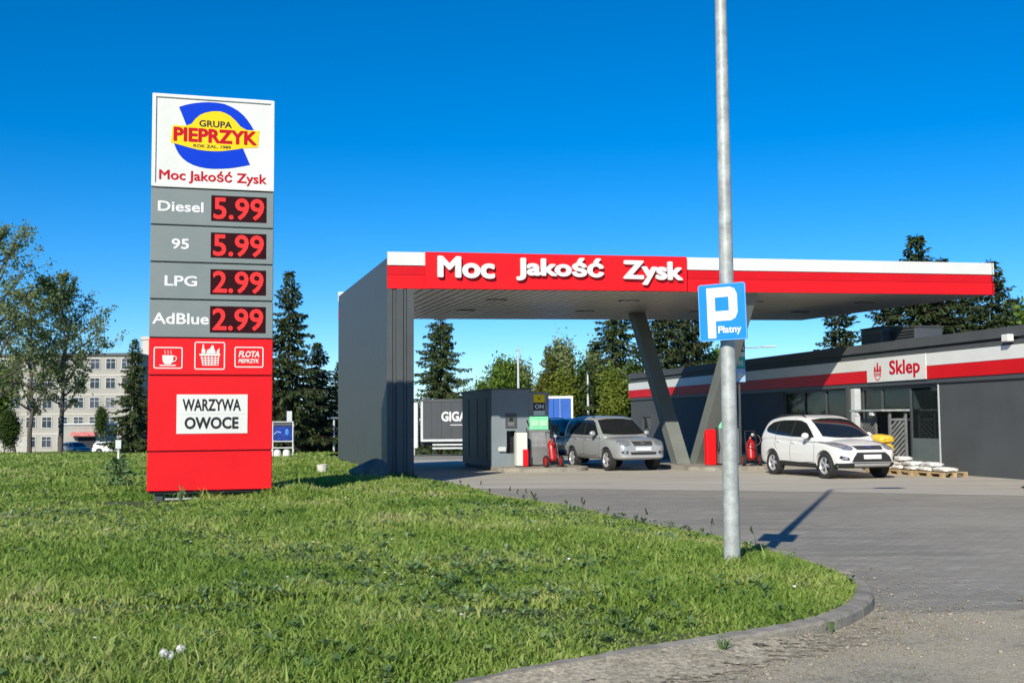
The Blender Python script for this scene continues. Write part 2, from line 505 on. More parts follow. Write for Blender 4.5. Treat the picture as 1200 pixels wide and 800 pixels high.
S_YAW = R(15.0)
E1 = Vector((math.cos(S_YAW), math.sin(S_YAW), 0)); E2 = Vector((-math.sin(S_YAW), math.cos(S_YAW), 0))
CAN = Vector((-3.43, 30.92, 0))                     # front left corner of the canopy wall

inner = offset(KERB, 0.15)
LAWN = [tuple(p) for p in inner] + [(-2.62, 31.2), (-3.43, 30.95), (-6.15, 41.1), (-9.0, 57), (-13, 59), (-13, 99), (-40, 150), (-45, 168), (-140, 168), (-140, -18)]
KB = np.array([tuple(p) for p in KERB])
def lawn_zs(P):
    P = np.asarray(P, float); out = np.empty(len(P))
    for i in range(0, len(P), 20000):
        Q = P[i:i + 20000]
        d = np.sqrt(((Q[:, None, :] - KB[None]) ** 2).sum(2).min(1))
        k = np.clip((d - 0.15) / 1.6, 0, 1); k = k * k * (3 - 2 * k)
        x, y = Q[:, 0], Q[:, 1]
        b = 0.03 * np.sin(x * 0.9 + 1.3) * np.sin(y * 0.55) + 0.02 * np.sin(x * 2.1 + y * 1.3)
        h = np.where(y < 40, 0.0, -0.0205 * (np.minimum(y, 200) - 40))
        dip = 0.10 * np.exp(-((x + 6.2) ** 2 + (y - 21.6) ** 2) / 3.0)
        sk = np.where(y < 9.0, 0.55 + 0.45 * np.clip((x - 0.6) / 2.0, 0, 1), 1.0)
        out[i:i + 20000] = h + 0.105 * sk - 0.022 + k * (0.085 + b) - dip
    return out
def lawn_z(x, y):
    return float(lawn_zs([(x, y)])[0])
sheet('lawn', LAWN, M_SOIL, 0, 1.6, lawn_z)
sheet('forecourt', [(-13.4, -25), (110, -25), (110, 99), (-13.4, 99)], M_PAVE, 0.0, 6.0)
sheet('concrete_apron', [(-6, 28.6), (-1.66, 27.19), (1.96, 26.4), (7.35, 24.51), (10.38, 23.06), (24, 18.6), (30, 60), (-9, 60)], M_CONC, 0.004, 4.0)
sheet('road', [(-30, -24), (60, -24), (60, 16), (20, 13.5), (9.5, 10.9), (6.0, 9.95), (4.23, 9.5), (3.3, 9.35), (2.9, 9.5), (2.3, 8.9), (1.2, 8.1), (-0.5, 6.8), (-5.5, 2.2), (-12, -3.8)], M_ROAD, 0.006, 1.5)

def verge():
    """dusty earth washed up against the outside of the kerb, nearly burying it at the left"""
    rnd = np.random.default_rng(12); i0 = next(i for i, p in enumerate(KERB) if p.x > -9); i1 = next(i for i, p in enumerate(KERB) if p.y > 10.4 and p.x > 0)
    # resample the kerb line closely
    P = []
    for a, b in zip(KERB[i0:i1], KERB[i0 + 1:i1 + 1]):
        n = max(1, int((b - a).length / 0.06)); P += [a.lerp(b, k / n) for k in range(n)]
    N = len(P); W = 12
    wob = np.zeros(N)
    for f, am in ((0.03, 0.35), (0.11, 0.2), (0.37, 0.1), (0.9, 0.05)): wob += am * np.sin(np.arange(N) * f + rnd.uniform(0, 6))
    vs = []
    for i, p in enumerate(P):
        t = (P[min(i + 1, N - 1)] - P[max(i - 1, 0)]).normalized(); nr = Vector((t.y, -t.x))
        end = min(1.0, (N - 1 - i) / 45)
        bury = 0.012 + 0.05 * min(1, max(0, (2.3 - p.x) / 1.0))
        wd = max(0.12, (0.85 + 0.45 * wob[i]) * (0.35 + 0.65 * end))
        for j in range(W):
            u = j / (W - 1)
            z = 0.001 + bury * end * (1 - u) ** 2.2 + 0.012 * (1 - u) * math.sin(i * 0.21 + j) * 0.5 + rnd.normal(0, 0.0022) * (1 if j < W - 1 else 0) + (0.010 if j < W - 1 else 0.0)
            q = p + nr * (wd * u - 0.012)
            vs.append((q.x, q.y, z))
    fs = [(i * W + j, i * W + j + 1, (i + 1) * W + j + 1, (i + 1) * W + j) for i in range(N - 1) for j in range(W - 1)]
    m, n, l, b = node_mat('washed_earth'); p = n.new('ShaderNodeNewGeometry').outputs['Position']
    c = mixc(n, l, rng(n, l, noise(n, l, p, 2.2, 7, 0.7), 0.35, 0.65), (0.40, 0.345, 0.23), (0.66, 0.58, 0.42))
    c = mixc(n, l, rng(n, l, noise(n, l, p, 32, 6, 0.75), 0.38, 0.62, 0, 0.7), c, (0.27, 0.23, 0.155))
    c = mixc(n, l, rng(n, l, noise(n, l, p, 120, 2, 0.5), 0.62, 0.72, 0, 0.7), c, (0.68, 0.63, 0.53))
    vo = n.new('ShaderNodeTexVoronoi'); vo.inputs['Scale'].default_value = 42; l.new(p, vo.inputs['Vector'])
    vm = n.new('ShaderNodeVectorMath'); vm.operation = 'SCALE'; l.new(c, vm.inputs[0]); l.new(rng(n, l, vo.outputs['Color'], 0.1, 0.9, 0.68, 1.38), vm.inputs['Scale'])
    l.new(vm.outputs[0], b.inputs['Base Color']); b.inputs['Roughness'].default_value = 0.95
    bumpn(n, l, noise(n, l, p, 30, 7, 0.8), 0.8, 0.02, b)
    me = bpy.data.meshes.new('earth_verge'); me.from_pydata(vs, [], fs); me.shade_smooth()
    # the earth thins out into single patches towards its outer rim
    at = me.attributes.new('rim', 'FLOAT', 'POINT')
    at.data.foreach_set('value', np.array([max(j / (W - 1), 1 - (N - 1 - i) / 70) for i in range(N) for j in range(W)], np.float32))
    an = n.new('ShaderNodeAttribute'); an.attribute_name = 'rim'
    nz = noise(n, l, p, 9, 7, 0.75)
    df = n.new('ShaderNodeMath'); df.operation = 'SUBTRACT'; l.new(rng(n, l, nz, 0.3, 0.7, 0.25, 1.05), df.inputs[0]); l.new(an.outputs['Fac'], df.inputs[1])
    tr = n.new('ShaderNodeBsdfTransparent'); ms = n.new('ShaderNodeMixShader')
    l.new(rng(n, l, df.outputs[0], -0.06, 0.10), ms.inputs[0]); l.new(tr.outputs[0], ms.inputs[1]); l.new(b.outputs[0], ms.inputs[2]); l.new(ms.outputs[0], n['Material Output'].inputs['Surface'])
    bm = bmesh.new(); bm.from_mesh(me)
    for f in bm.faces:
        if f.normal.z < 0: f.normal_flip()
    bm.to_mesh(me); bm.free()
    link('earth_verge', me, m)['kind'] = 'structure'
verge()
# ------------------------------------------------------------------ station materials
M_SLATE = mat('slate_cladding', (0.072, 0.08, 0.079), 0.5, 0, 0.12, 1.2)
M_SLATE2 = mat('slate_trim', (0.07, 0.078, 0.083), 0.45, 0, 0.1, 1.5)
M_WALLG = mat('dark_grey_render', (0.07, 0.078, 0.08), 0.75, 0, 0.13, 0.8, 0.3, 60)
M_RED = mat('red_panel', (0.74, 0.010, 0.014), 0.42, 0, 0.06, 0.8, spec=0.25)
M_RED2 = mat('red_banding', (0.62, 0.008, 0.013), 0.42, 0, 0.08, 0.8, spec=0.25)
M_WHITE = mat('white_panel', (0.70, 0.705, 0.66), 0.42, 0, 0.05, 1.0, spec=0.25)
M_LETTER = mat('white_letters', (0.74, 0.74, 0.72), 0.42, 0, 0.04, 2, spec=0.25)
M_GREY = mat('grey_sign_panel', (0.20, 0.235, 0.225), 0.45, 0, 0.05, 1.0)
M_BLACK = mat('black_plastic', (0.012, 0.012, 0.013), 0.45, 0, 0.2, 5)
M_BLUE = mat('blue_print', (0.003, 0.045, 0.55), 0.45, 0, 0.03, 2, spec=0.12)
M_YEL = mat('yellow_print', (0.86, 0.60, 0.010), 0.45, 0, 0.03, 2, spec=0.2)
M_DRED = mat('dark_red_print', (0.50, 0.008, 0.02), 0.45, 0, 0.03, 2, spec=0.12)
M_SOFFIT = mat('soffit_sheet', (0.56, 0.54, 0.48), 0.35, 0.0, 0.08, 0.6)
M_STEEL = mat('column_steel', (0.165, 0.18, 0.162), 0.5, 0, 0.1, 1.5)
M_GALV = mat('galvanised_steel', (0.40, 0.42, 0.40), 0.55, 0.2, 0.28, 9, 0.15, 30)
M_ROOF = mat('roof_felt', (0.06, 0.062, 0.065), 0.9, 0, 0.2, 1.5)
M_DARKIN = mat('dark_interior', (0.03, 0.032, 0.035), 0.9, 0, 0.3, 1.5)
M_LED = emit_mat('led_digit', (1.0, 0.05, 0.05), 0.95)
M_LEDBG = mat('led_backing', (0.03, 0.003, 0.005), 0.5, 0, 0.2, 8, spec=0.12)
M_GLASS = glass_mat('shop_glass', (0.02, 0.028, 0.028), 0.55)
M_PALE = mat('pale_grey_paint', (0.55, 0.58, 0.57), 0.5, 0, 0.1, 2)
M_WOODG = mat('grey_stained_wood', (0.16, 0.165, 0.165), 0.75, 0, 0.25, 4, 0.3)
M_WOOD = mat('pallet_wood', (0.42, 0.30, 0.16), 0.85, 0, 0.3, 5, 0.4)
M_SACK = mat('white_sack', (0.72, 0.71, 0.66), 0.6, 0, 0.12, 6, 0.3)
M_GOLD = mat('yellow_sack', (0.75, 0.50, 0.05), 0.6, 0, 0.35, 9, 0.3)
M_RUBBER = mat('rubber', (0.018, 0.018, 0.018), 0.85, 0, 0.2, 6)
M_GREEN = mat('green_print', (0.22, 0.72, 0.40), 0.45, 0, 0.05, 3)
M_TEAL = mat('teal_print', (0.01, 0.42, 0.33), 0.45, 0, 0.05, 3)
M_LBLUE = mat('pale_blue_print', (0.30, 0.52, 0.85), 0.45, 0, 0.05, 3)

# ------------------------------------------------------------------ price totem
def price_totem():
    t = thing('price_totem', 'tall red white and grey fuel price totem with lit red digits on the lawn', 'price sign', (-7.02, 21.72, 0), R(16))
    W = 2.35
    D = 0.42
    zs = [0.29, 1.06, 2.53, 3.26, 4.01, 4.74, 5.47, 6.21, 8.08]
    gap = 0.022
    # core behind the panels, and the legs
    MB().box(0.04, W - 0.04, 0.05, D - 0.05, 0.25, 7.98).build('core', M_BLACK, t)
    for x in (0.14, W - 0.34):
        m = MB(); m.box(x, x + 0.16, 0.12, 0.28, -0.2, 0.26); m.box(x - 0.05, x + 0.21, 0.07, 0.33, 0.06, 0.10)
        m.build('leg', M_SLATE2, t, bevel=0.006)
    MB().box(0.30, W - 0.34, 0.17, 0.21, 0.12, 0.16).build('tie_rail', M_GALV, t)
    def slab(i, m, name):
        b = MB(); b.box(0, W, 0, D, zs[i] + gap / 2, zs[i + 1] - gap / 2)
        return b.build(name, m, t, bevel=0.012)
    slab(0, M_RED, 'base_panel')
    p = slab(1, M_RED, 'red_panel')
    # poster
    MB().box(0.53, 1.87, -0.012, -0.002, 1.40, 2.16).build('poster', M_WHITE, p)
    link('poster_writing', text_mesh('WARZYWA', 1.10, 0.235, 0.004, 0.028, at=(1.19, 1.955), y=-0.0145), M_BLACK, p)
    link('poster_writing', text_mesh('OWOCE', 1.02, 0.235, 0.004, 0.035, at=(1.19, 1.605), y=-0.0145), M_BLACK, p)
    MB().box(0.55, 1.85, -0.014, -0.012, 1.775, 1.783).build('poster_joint', M_PALE, p)
    # icon row
    p = slab(2, M_RED, 'icon_panel')
    def ring(m, x0, x1, z0, z1, w=0.022, r=0.04):
        o = rrect(x0, x1, z0, z1, r); i = rrect(x0 + w, x1 - w, z0 + w, z1 - w, max(0.01, r - w))
        n = len(o); vs = [(x, -0.006, z) for x, z in o] + [(x, -0.006, z) for x, z in i]
        m.add(vs, [(k, (k + 1) % n, n + (k + 1) % n, n + k) for k in range(n)])
    z0, z1 = zs[2], zs[3]
    m = MB(); ring(m, 0.09, 0.63, 2.66, 3.08)
    m.prism([(0.25, 2.92), (0.46, 2.92), (0.45, 2.80), (0.41, 2.745), (0.30, 2.745), (0.26, 2.80)], -0.006, -0.001)
    m.path([(0.452, -0.006, 2.90), (0.50, -0.006, 2.895), (0.522, -0.006, 2.86), (0.50, -0.006, 2.81), (0.445, -0.006, 2.79)], 0.011, 5)
    m.prism([(0.19, 2.735), (0.52, 2.735), (0.49, 2.712), (0.22, 2.712)], -0.006, -0.001)
    for x in (0.30, 0.355, 0.41):
        m.path([(x, -0.006, 2.94), (x + 0.014, -0.006, 2.965), (x - 0.006, -0.006, 2.99), (x + 0.01, -0.006, 3.015)], 0.007, 4)
    m.build('coffee_icon', M_WHITE, p)
    m = MB(); ring(m, 0.85, 1.43, 2.645, 3.19)
    m.prism([(0.94, 2.955), (1.34, 2.955), (1.33, 2.915), (0.95, 2.915)], -0.006, -0.001)
    for k, z in enumerate((2.88, 2.835, 2.79, 2.745)):
        i = 0.012 * (k + 1); m.prism([(0.955 + i, z), (1.325 - i, z), (1.322 - i, z - 0.018), (0.958 + i, z - 0.018)], -0.006, -0.001)
    for k in range(6):
        x = 0.98 + k * 0.064; m.prism([(x, 2.91), (x + 0.018, 2.91), (x + 0.022 - (k - 2.5) * 0.006, 2.727), (x + 0.004 - (k - 2.5) * 0.006, 2.727)], -0.0055, -0.001)
    m.prism([(0.985, 2.96), (0.985, 3.04), (1.0, 3.07), (1.0, 3.135), (1.03, 3.135), (1.03, 3.07), (1.055, 3.03), (1.055, 2.96)], -0.006, -0.001)
    m.prism([(1.07, 2.96), (1.09, 3.03), (1.15, 3.06), (1.17, 3.12), (1.21, 3.12), (1.22, 3.06), (1.25, 2.99), (1.25, 2.96)], -0.006, -0.001)
    m.prism([(1.265, 2.96), (1.275, 3.02), (1.325, 3.07), (1.32, 2.96)], -0.006, -0.001)
    m.build('basket_icon', M_WHITE, p)
    m = MB(); ring(m, 1.61, 2.17, 2.69, 3.10); m.build('fleet_icon', M_WHITE, p)
    link('fleet_writing', text_mesh('FLOTA', 0.40, 0.125, 0.004, 0.035, 0.2, at=(1.89, 2.955), y=-0.004), M_WHITE, p)
    link('fleet_writing', text_mesh('PIEPRZYK', 0.40, 0.08, 0.004, 0.03, 0.2, at=(1.885, 2.82), y=-0.004), M_WHITE, p)
    # prices
    rows = [(6, 'Diesel', 0.86, '5.99', 0.56), (5, '95', 0.33, '5.99', 0.56), (4, 'LPG', 0.61, '2.99', 0.58), (3, 'AdBlue', 1.06, '2.99', 0.585)]
    for i, nm, wd, pr, cx in rows:
        p = slab(i, M_GREY, 'price_panel')
        a, b = zs[i], zs[i + 1]
        hz = 0.205 if nm != 'AdBlue' else 0.22
        link('fuel_name', text_mesh(nm, wd, hz, 0.006, 0.022, at=(cx, (a + b) / 2 + 0.0), y=-0.004), M_LETTER, p)
        dsp = MB().box(1.135, 2.205, -0.008, -0.001, a + 0.115, b - 0.115).build('price_display', M_LEDBG, p)
        link('price_digits', text_mesh(pr, 0.98, 0.435, 0.006, 0.020, at=(1.67, (a + b) / 2), y=-0.012), M_LED, dsp)
    # crown panel with the emblem
    p = slab(7, M_WHITE, 'logo_panel')
    za, zb = zs[7], zs[8]
    fm = MB().frame(0.0, W, za + 0.011, zb - 0.011, 0.07, -0.03, -0.001); fm.build('logo_frame', M_WHITE, p, bevel=0.008)
    def q(x, y):
        top = 85 + 0.0885 * (x - 160); bot = 672 + 0.0625 * (x - 150)
        return ((x - 155) / 768 * W, zb - (y - top) / (bot - top) * (zb - za))
    up = [(318, 178), (360, 166), (400, 158), (450, 153), (500, 152), (550, 156), (600, 165), (648, 185), (690, 210), (725, 240), (752, 272), (778, 310), (800, 352), (745, 330), (705, 308), (675, 272), (640, 240), (610, 223), (580, 212), (550, 209), (520, 210), (483, 217), (450, 230), (420, 255), (398, 284), (366, 295)]
    lo = [(290, 405), (304, 440), (320, 470), (343, 498), (370, 520), (408, 541), (450, 555), (495, 564), (540, 568), (595, 568), (650, 565), (710, 557), (768, 548), (722, 445), (680, 452), (640, 456), (590, 461), (540, 461), (490, 457), (440, 449), (395, 437), (350, 424)]
    ye = [(270, 398), (280, 292), (366, 296), (398, 285), (420, 256), (450, 231), (483, 218), (520, 211), (550, 210), (580, 213), (610, 224), (640, 241), (675, 273), (705, 309), (745, 331), (826, 338), (818, 440), (722, 443), (680, 450), (640, 454), (590, 459), (540, 459), (490, 455), (440, 447), (395, 435), (350, 422)]
    MB().prism([q(*a) for a in up], -0.006, -0.001).build('emblem_arc', M_BLUE, p)
    MB().prism([q(*a) for a in lo], -0.006, -0.001).build('emblem_arc', M_BLUE, p)
    MB().prism([q(*a) for a in ye], -0.0075, -0.001).build('emblem_centre', M_YEL, p)
    c = q(548, 291); link('emblem_writing', text_mesh('GRUPA', 0.63, 0.135, 0.003, 0.03, at=c, y=-0.009), M_BLACK, p)
    c = q(548, 366); link('emblem_writing', text_mesh('PIEPRZYK', 1.60, 0.285, 0.003, 0.045, at=c, y=-0.009), M_DRED, p)
    c = q(528, 430); link('emblem_writing', text_mesh('ROK ZAL. 1989', 0.72, 0.062, 0.003, 0.03, at=c, y=-0.009), M_BLACK, p)
    c = q(538, 624); link('slogan', text_mesh('Moc Jakość Zysk', 2.06, 0.275, 0.003, 0.022, at=c, y=-0.006), M_DRED, p)
price_totem()

# ------------------------------------------------------------------ fuel canopy
def canopy():
    t = thing('fuel_canopy', 'long fuel station canopy with red and white fascia, dark side wall and slanted columns', 'canopy', CAN, S_YAW)
    L, D = 19.57, 12.2
    rise = lambda v: Vector((v.x, v.y, v.z + (0.0128 * v.x + 0.021 * v.y) * min(1.0, max(0.0, v.z / 5.2))))
    zb, zt = 5.27, 6.29
    # side wall, clad in tall panels with narrow seams
    wl = MB().box(0.02, 0.72, 0.03, D, -0.1, zt - 0.16).build('side_wall', M_SLATE2, t, warp=rise)
    rnd = random.Random(2)
    n = 4
    m = MB()
    for i in range(n):
        y0 = 0.05 + i * (D - 0.05) / n; m.box(-0.012, 0.02, y0 + 0.002, y0 + (D - 0.05) / n - 0.002, -0.05, zt - 0.17)
    m.build('cladding', M_SLATE, wl, warp=rise)
    m = MB()
    for x0, x1, d in ((-0.012, 0.14, 0.0), (0.155, 0.235, 0.03), (0.25, 0.44, -0.015), (0.455, 0.53, 0.02), (0.545, 0.735, 0.0)):
        m.box(x0, x1, d - 0.012, 0.04 + d * 0 , -0.05, zb - 0.004)
    m.build('end_trim', M_SLATE, wl, warp=rise, bevel=0.004)
    # roof slab and soffit planks running front to back
    MB().box(0.73, L - 0.06, 0.06, D - 0.06, zb + 0.14, zt - 0.14).build('roof_slab', M_ROOF, t, warp=rise)
    m = MB(); x = 0.74
    while x < L - 0.2:
        x1 = min(x + 0.245, L - 0.06)
        m.box(x, x1, 0.06, D - 0.06, zb - 0.006, zb + 0.02)
        x += 0.3
    m.box(0.73, L - 0.06, 0.06, D - 0.06, zb + 0.05, zb + 0.08)
    m.build('soffit', M_SOFFIT, t, warp=rise)
    for sx in (3.6, 8.0, 12.4, 16.6):
        for sy in (3.0, 7.4):
            fx = MB().box(sx, sx + 0.62, sy, sy + 0.34, zb - 0.03, zb - 0.008).build('soffit_light', M_BLACK, t, warp=rise, bevel=0.01)
            MB().box(sx + 0.05, sx + 0.57, sy + 0.05, sy + 0.29, zb - 0.036, zb - 0.028).build('lens', M_PALE, fx, warp=rise)
    # fascia: white strip above two red steps, right round
    white = MB(); red = MB(); low = MB(); joint = MB()
    h1, h2 = 0.37, 0.63          # depth below the top of white strip and of the upper red step
    def run(mb, z0, z1, d, xs=(0, L)):
        mb.box(xs[0], xs[1], -d, 0.06, z0, z1)
        mb.box(-d if xs[0] == 0 else xs[0], L + d, D - 0.06, D + d, z0, z1)
        mb.box(L - 0.06, L + d, -d, D - 0.06, z0, z1)
    run(white, zt - h1, zt, 0.03); run(red, zt - h2, zt - h1 - 0.004, 0.0); run(low, zb, zt - h2 - 0.012, 0.02); run(joint, zt - h2 - 0.012, zt - h2, -0.02)
    white.box(-0.03, 0.06, -0.03, D + 0.03, zt - 0.17, zt - 0.004) if False else None
    fw = white.build('fascia_white_band', M_WHITE, t, warp=rise)
    red.build('fascia_red_band', M_RED2, t, warp=rise)
    low.build('fascia_red_band', M_RED, t, warp=rise)
    joint.build('fascia_joint', M_BLACK, t, warp=rise)
    bx = MB(); bx.box(1.05, 8.9, -0.11, -0.031, zb - 0.004, zt + 0.006)
    sp = bx.build('name_panel', M_RED, t, warp=rise, bevel=0.006)
    for wd, x0, x1, z0, z1 in (('Moc', 1.37, 3.01, 5.56, 6.17), ('Jakość', 3.64, 6.26, 5.50, 6.20), ('Zysk', 6.86, 8.72, 5.43, 6.14)):
        me = text_mesh(wd, x1 - x0, z1 - z0, 0.07, 0.040, at=((x0 + x1) / 2, (z0 + z1) / 2 + 0.012 * (x0 + x1) / 2), y=-0.185, res=4)
        link('raised_lettering', me, M_LETTER, sp)
    # slanted columns: one leans to the back, the next to the front
    for x, y1 in ((10.62, 8.45), (11.13, 0.45)):
        m = MB(); y0 = 4.4 + (0.12 if y1 > 5 else -0.12)
        zt_ = zb + 0.04 + 0.0128 * x + 0.021 * y1
        k = 0.27
        m.add([(x + a, y, z) for (y, z) in ((y0 - k, 0.1), (y0 + k, 0.1), (y1 + k, zt_), (y1 - k, zt_)) for a in (-0.24, 0.24)],
              [(0, 1, 3, 2), (2, 3, 5, 4), (4, 5, 7, 6), (6, 7, 1, 0), (0, 2, 4, 6), (1, 7, 5, 3)])
        c = m.build('column', M_STEEL, t, bevel=0.012)
        b = MB(); b.box(x - 0.3, x + 0.3, y0 - k - 0.06, y0 + k + 0.06, 0.12, 0.145); b.build('foot_plate', M_STEEL, c, bevel=0.004)
canopy()

# ------------------------------------------------------------------ shop building (local x runs from the far end to the near end)
SHOP = Vector((12.22, 32.54, 0)); SH_YAW = math.atan2(-0.972, 0.235)
SHX = Vector((0.235, -0.972, 0)); SHY = Vector((0.972, 0.235, 0))
def shop_pt(x, y, z=0): return SHOP + SHX * x + SHY * y + Vector((0, 0, z))
def shop():
    t = thing('shop_building', 'single storey dark grey station shop with white and red band and glazed entrance', 'shop', SHOP, SH_YAW)
    X0, X1, DP = -26.1, 16.0, 12.0
    wl = MB()
    wl.box(0.11, X1, 0, 0.3, -0.3, 3.5)                 # right of the glazing
    wl.box(-4.08, 0.11, 0, 0.3, 2.56, 3.5)              # over the glazing
    wl.box(-9.4, -4.08, 0, 0.3, 2.60, 3.5); wl.box(-9.4, -4.80, 0, 0.3, -0.3, 0.45)
    wl.box(-4.62, -4.2, 0.0, 0.3, -0.3, 2.60)
    wl.box(-23.3, -9.4, 0, 0.3, -0.5, 3.5); wl.box(X0, -24.5, 0, 0.3, -0.6, 3.5)
    wl.box(-24.5, -23.3, 0, 0.3, -0.6, 1.1); wl.box(-24.5, -23.3, 0, 0.3, 1.75, 3.5)
    wl.box(X0, X0 + 0.3, 0.3, DP, -0.6, 3.5); wl.box(X1 - 0.3, X1, 0.3, DP, -0.3, 3.5); wl.box(X0, X1, DP, DP + 0.3, -0.6, 3.5)
    wall = wl.build('wall', M_WALLG, t)
    MB().box(-9.4, 0.11, 0.3, 5.5, -0.05, 0.03).build('shop_floor', M_PALE, t)
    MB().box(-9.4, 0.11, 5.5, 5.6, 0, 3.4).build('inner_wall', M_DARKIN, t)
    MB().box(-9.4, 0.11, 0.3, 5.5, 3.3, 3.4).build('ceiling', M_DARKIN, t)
    rnd = random.Random(7)
    pal = [M_WHITE, M_RED2, M_BLUE, M_YEL, M_WOOD, M_TEAL, M_SLATE]
    for sx in (-8.9, -6.9, -3.3, -1.6):
        m = MB()
        for z in (0.1, 0.55, 1.0, 1.45): m.box(sx, sx + 1.5, 2.2, 2.7, z, z + 0.03)
        m.box(sx - 0.03, sx, 2.2, 2.7, 0.03, 1.8); m.box(sx + 1.5, sx + 1.53, 2.2, 2.7, 0.03, 1.8)
        for z in (0.13, 0.58, 1.03, 1.48):
            x = sx + 0.05
            while x < sx + 1.35:
                wv = rnd.uniform(0.06, 0.14); m.mi = rnd.randrange(7); m.box(x, x + wv, 2.22, 2.5, z, z + rnd.uniform(0.18, 0.3)); x += wv + 0.02
        m.mi = 0
        m.build('shop_shelf', pal, t)
    # roof, stepped parapet
    MB().box(X0 + 0.02, X1 - 0.02, 0.5, DP + 0.28, 3.35, 3.45).build('roof', M_ROOF, t)
    par = MB(); par.box(X0 - 0.1, X1 + 0.1, -0.12, 0.25, 3.68, 3.95); par.box(X0 - 0.1, X1 + 0.1, DP, DP + 0.4, 3.68, 3.95); par.box(X0 - 0.1, X0 + 0.25, 0.25, DP, 3.68, 3.95)
    par.box(X0, X1, 0.02, 0.24, 3.45, 3.70); par.box(X0 - 0.04, X1 + 0.04, -0.05, 0.02, 3.49, 3.62)
    par.build('parapet', M_WALLG, t)
    gutter = MB().box(X0, X1, -0.04, 0.015, 3.63, 3.675); gutter.build('shadow_gap', M_BLACK, t)
    # bands, interrupted by the shop sign
    for a, b in ((X0 - 0.06, -3.45), (-0.28, X1 + 0.04)):
        MB().box(a, b, -0.09, -0.004, 2.73, 3.105).build('red_band', M_RED2, t)
        MB().box(a, b, -0.10, -0.004, 3.11, 3.47).build('white_band', M_WHITE, t)
    sg = MB().box(-3.45, -0.28, -0.115, -0.004, 2.73, 3.475).build('shop_sign', M_WHITE, t)
    link('shop_writing', text_mesh('Sklep', 1.60, 0.56, 0.012, 0.018, at=(-1.36, 3.08), y=-0.122), M_DRED, sg)
    ic = MB()
    cx = -2.83
    ring = [(cx + 0.19 * math.cos(a), 3.05 + 0.26 * math.sin(a)) for a in [math.pi + i * math.pi / 14 for i in range(15)]]
    ic.path([(x, -0.12, z) for x, z in ring], 0.014, 4)
    ic.prism([(cx - 0.22, 3.05), (cx + 0.22, 3.05), (cx + 0.2, 3.09), (cx - 0.2, 3.09)], -0.122, -0.115)
    for d, h in ((-0.15, 0.12), (0.0, 0.24), (0.15, 0.13)):
        ic.prism([(cx + d - 0.055, 3.09), (cx + d - 0.03, 3.09 + h), (cx + d + 0.03, 3.09 + h), (cx + d + 0.055, 3.09)], -0.122, -0.115)
    for z in (2.98, 2.92): ic.prism([(cx - 0.17, z), (cx + 0.17, z), (cx + 0.16, z + 0.03), (cx - 0.16, z + 0.03)], -0.122, -0.115)
    ic.build('basket_emblem', M_DRED, sg)
    # under-band soffit strip
    MB().box(X0, X1, -0.06, -0.004, 2.60, 2.725).build('band_edge', M_SLATE2, t)
    # glazing
    def glazed(x0, x1, z0, z1, mull, trans, name):
        f = MB().frame(x0, x1, z0, z1, 0.07, 0.05, 0.16)
        for mx in mull: f.box(mx - 0.035, mx + 0.035, 0.055, 0.155, z0 + 0.07, z1 - 0.07)
        for a, b, z in trans: f.box(a, b, 0.06, 0.15, z - 0.035, z + 0.035)
        fr = f.build(name, M_SLATE2, t)
        MB().box(x0 + 0.06, x1 - 0.06, 0.10, 0.11, z0 + 0.06, z1 - 0.06).build('pane', M_GLASS, fr)
        return fr
    glazed(-4.08, 0.11, 0.0, 2.56, (-2.92, -1.38), ((-4.0, -1.4, 1.55),), 'entrance_glazing')
    MB().box(-1.33, 0.03, 0.075, 0.095, 0.1, 1.0).build('door_kickboard', mat('frosted_film', (0.12, 0.15, 0.15), 0.4), t)
    glazed(-9.4, -4.8, 0.45, 2.60, (-7.9, -6.4), (), 'shop_window')
    glazed(-24.5, -23.3, 1.1, 1.75, (), (), 'small_window')
    MB().box(-4.80, -4.62, -0.1, 0.3, -0.3, 2.60).build('pilaster', M_SLATE, t)
    MB().box(-4.28, -4.06, -0.22, 0.0, 0.0, 2.56).build('pilaster', M_PALE, t)
    MB().box(0.11, 0.16, -0.02, 0.0, 0.0, 2.56).build('corner_trim', M_PALE, t)
    fl = MB().box(3.35, 3.62, -0.30, -0.12, 3.55, 3.74).build('floodlight', M_WHITE, t, bevel=0.015)
    MB().box(3.45, 3.52, -0.13, -0.02, 3.6, 3.66).build('bracket', M_SLATE2, fl)
    for x in range(-24, 15, 3): pass
    MB().box(X0 + 2, X0 + 2.08, 0.0, 0.08, 3.95, 4.5).build('roof_vent', M_PALE, t)
shop()
def roof_units():
    for x, y, sx, sy, hz in ((-5.95, 1.2, 1.3, 1.0, 1.15), (-4.5, 1.5, 1.3, 1.0, 1.05)):
        p = shop_pt(x, y, 3.45)
        t = thing('rooftop_unit', 'dark box shaped ventilation unit on the shop roof, ' + ('the taller one on the left' if x < -5 else 'the lower one on the right'), 'ventilation unit', p, SH_YAW, 'ventilation units on the shop roof')
        MB().box(0, sx, 0, sy, 0.08, hz).build('housing', M_SLATE2, t, bevel=0.02)
        m = MB()
        for k in range(9): m.box(0.08, sx - 0.08, -0.015, 0.0, 0.2 + k * 0.09, 0.24 + k * 0.09)
        m.build('grille', M_BLACK, t)
        for a in (0.1, sx - 0.2): MB().box(a, a + 0.1, 0.05, sy - 0.05, 0, 0.08).build('support_rail', M_GALV, t)
        MB().box(-0.03, sx + 0.03, -0.03, sy + 0.03, hz, hz + 0.05).build('cap', M_SLATE, t, bevel=0.01)
roof_units()

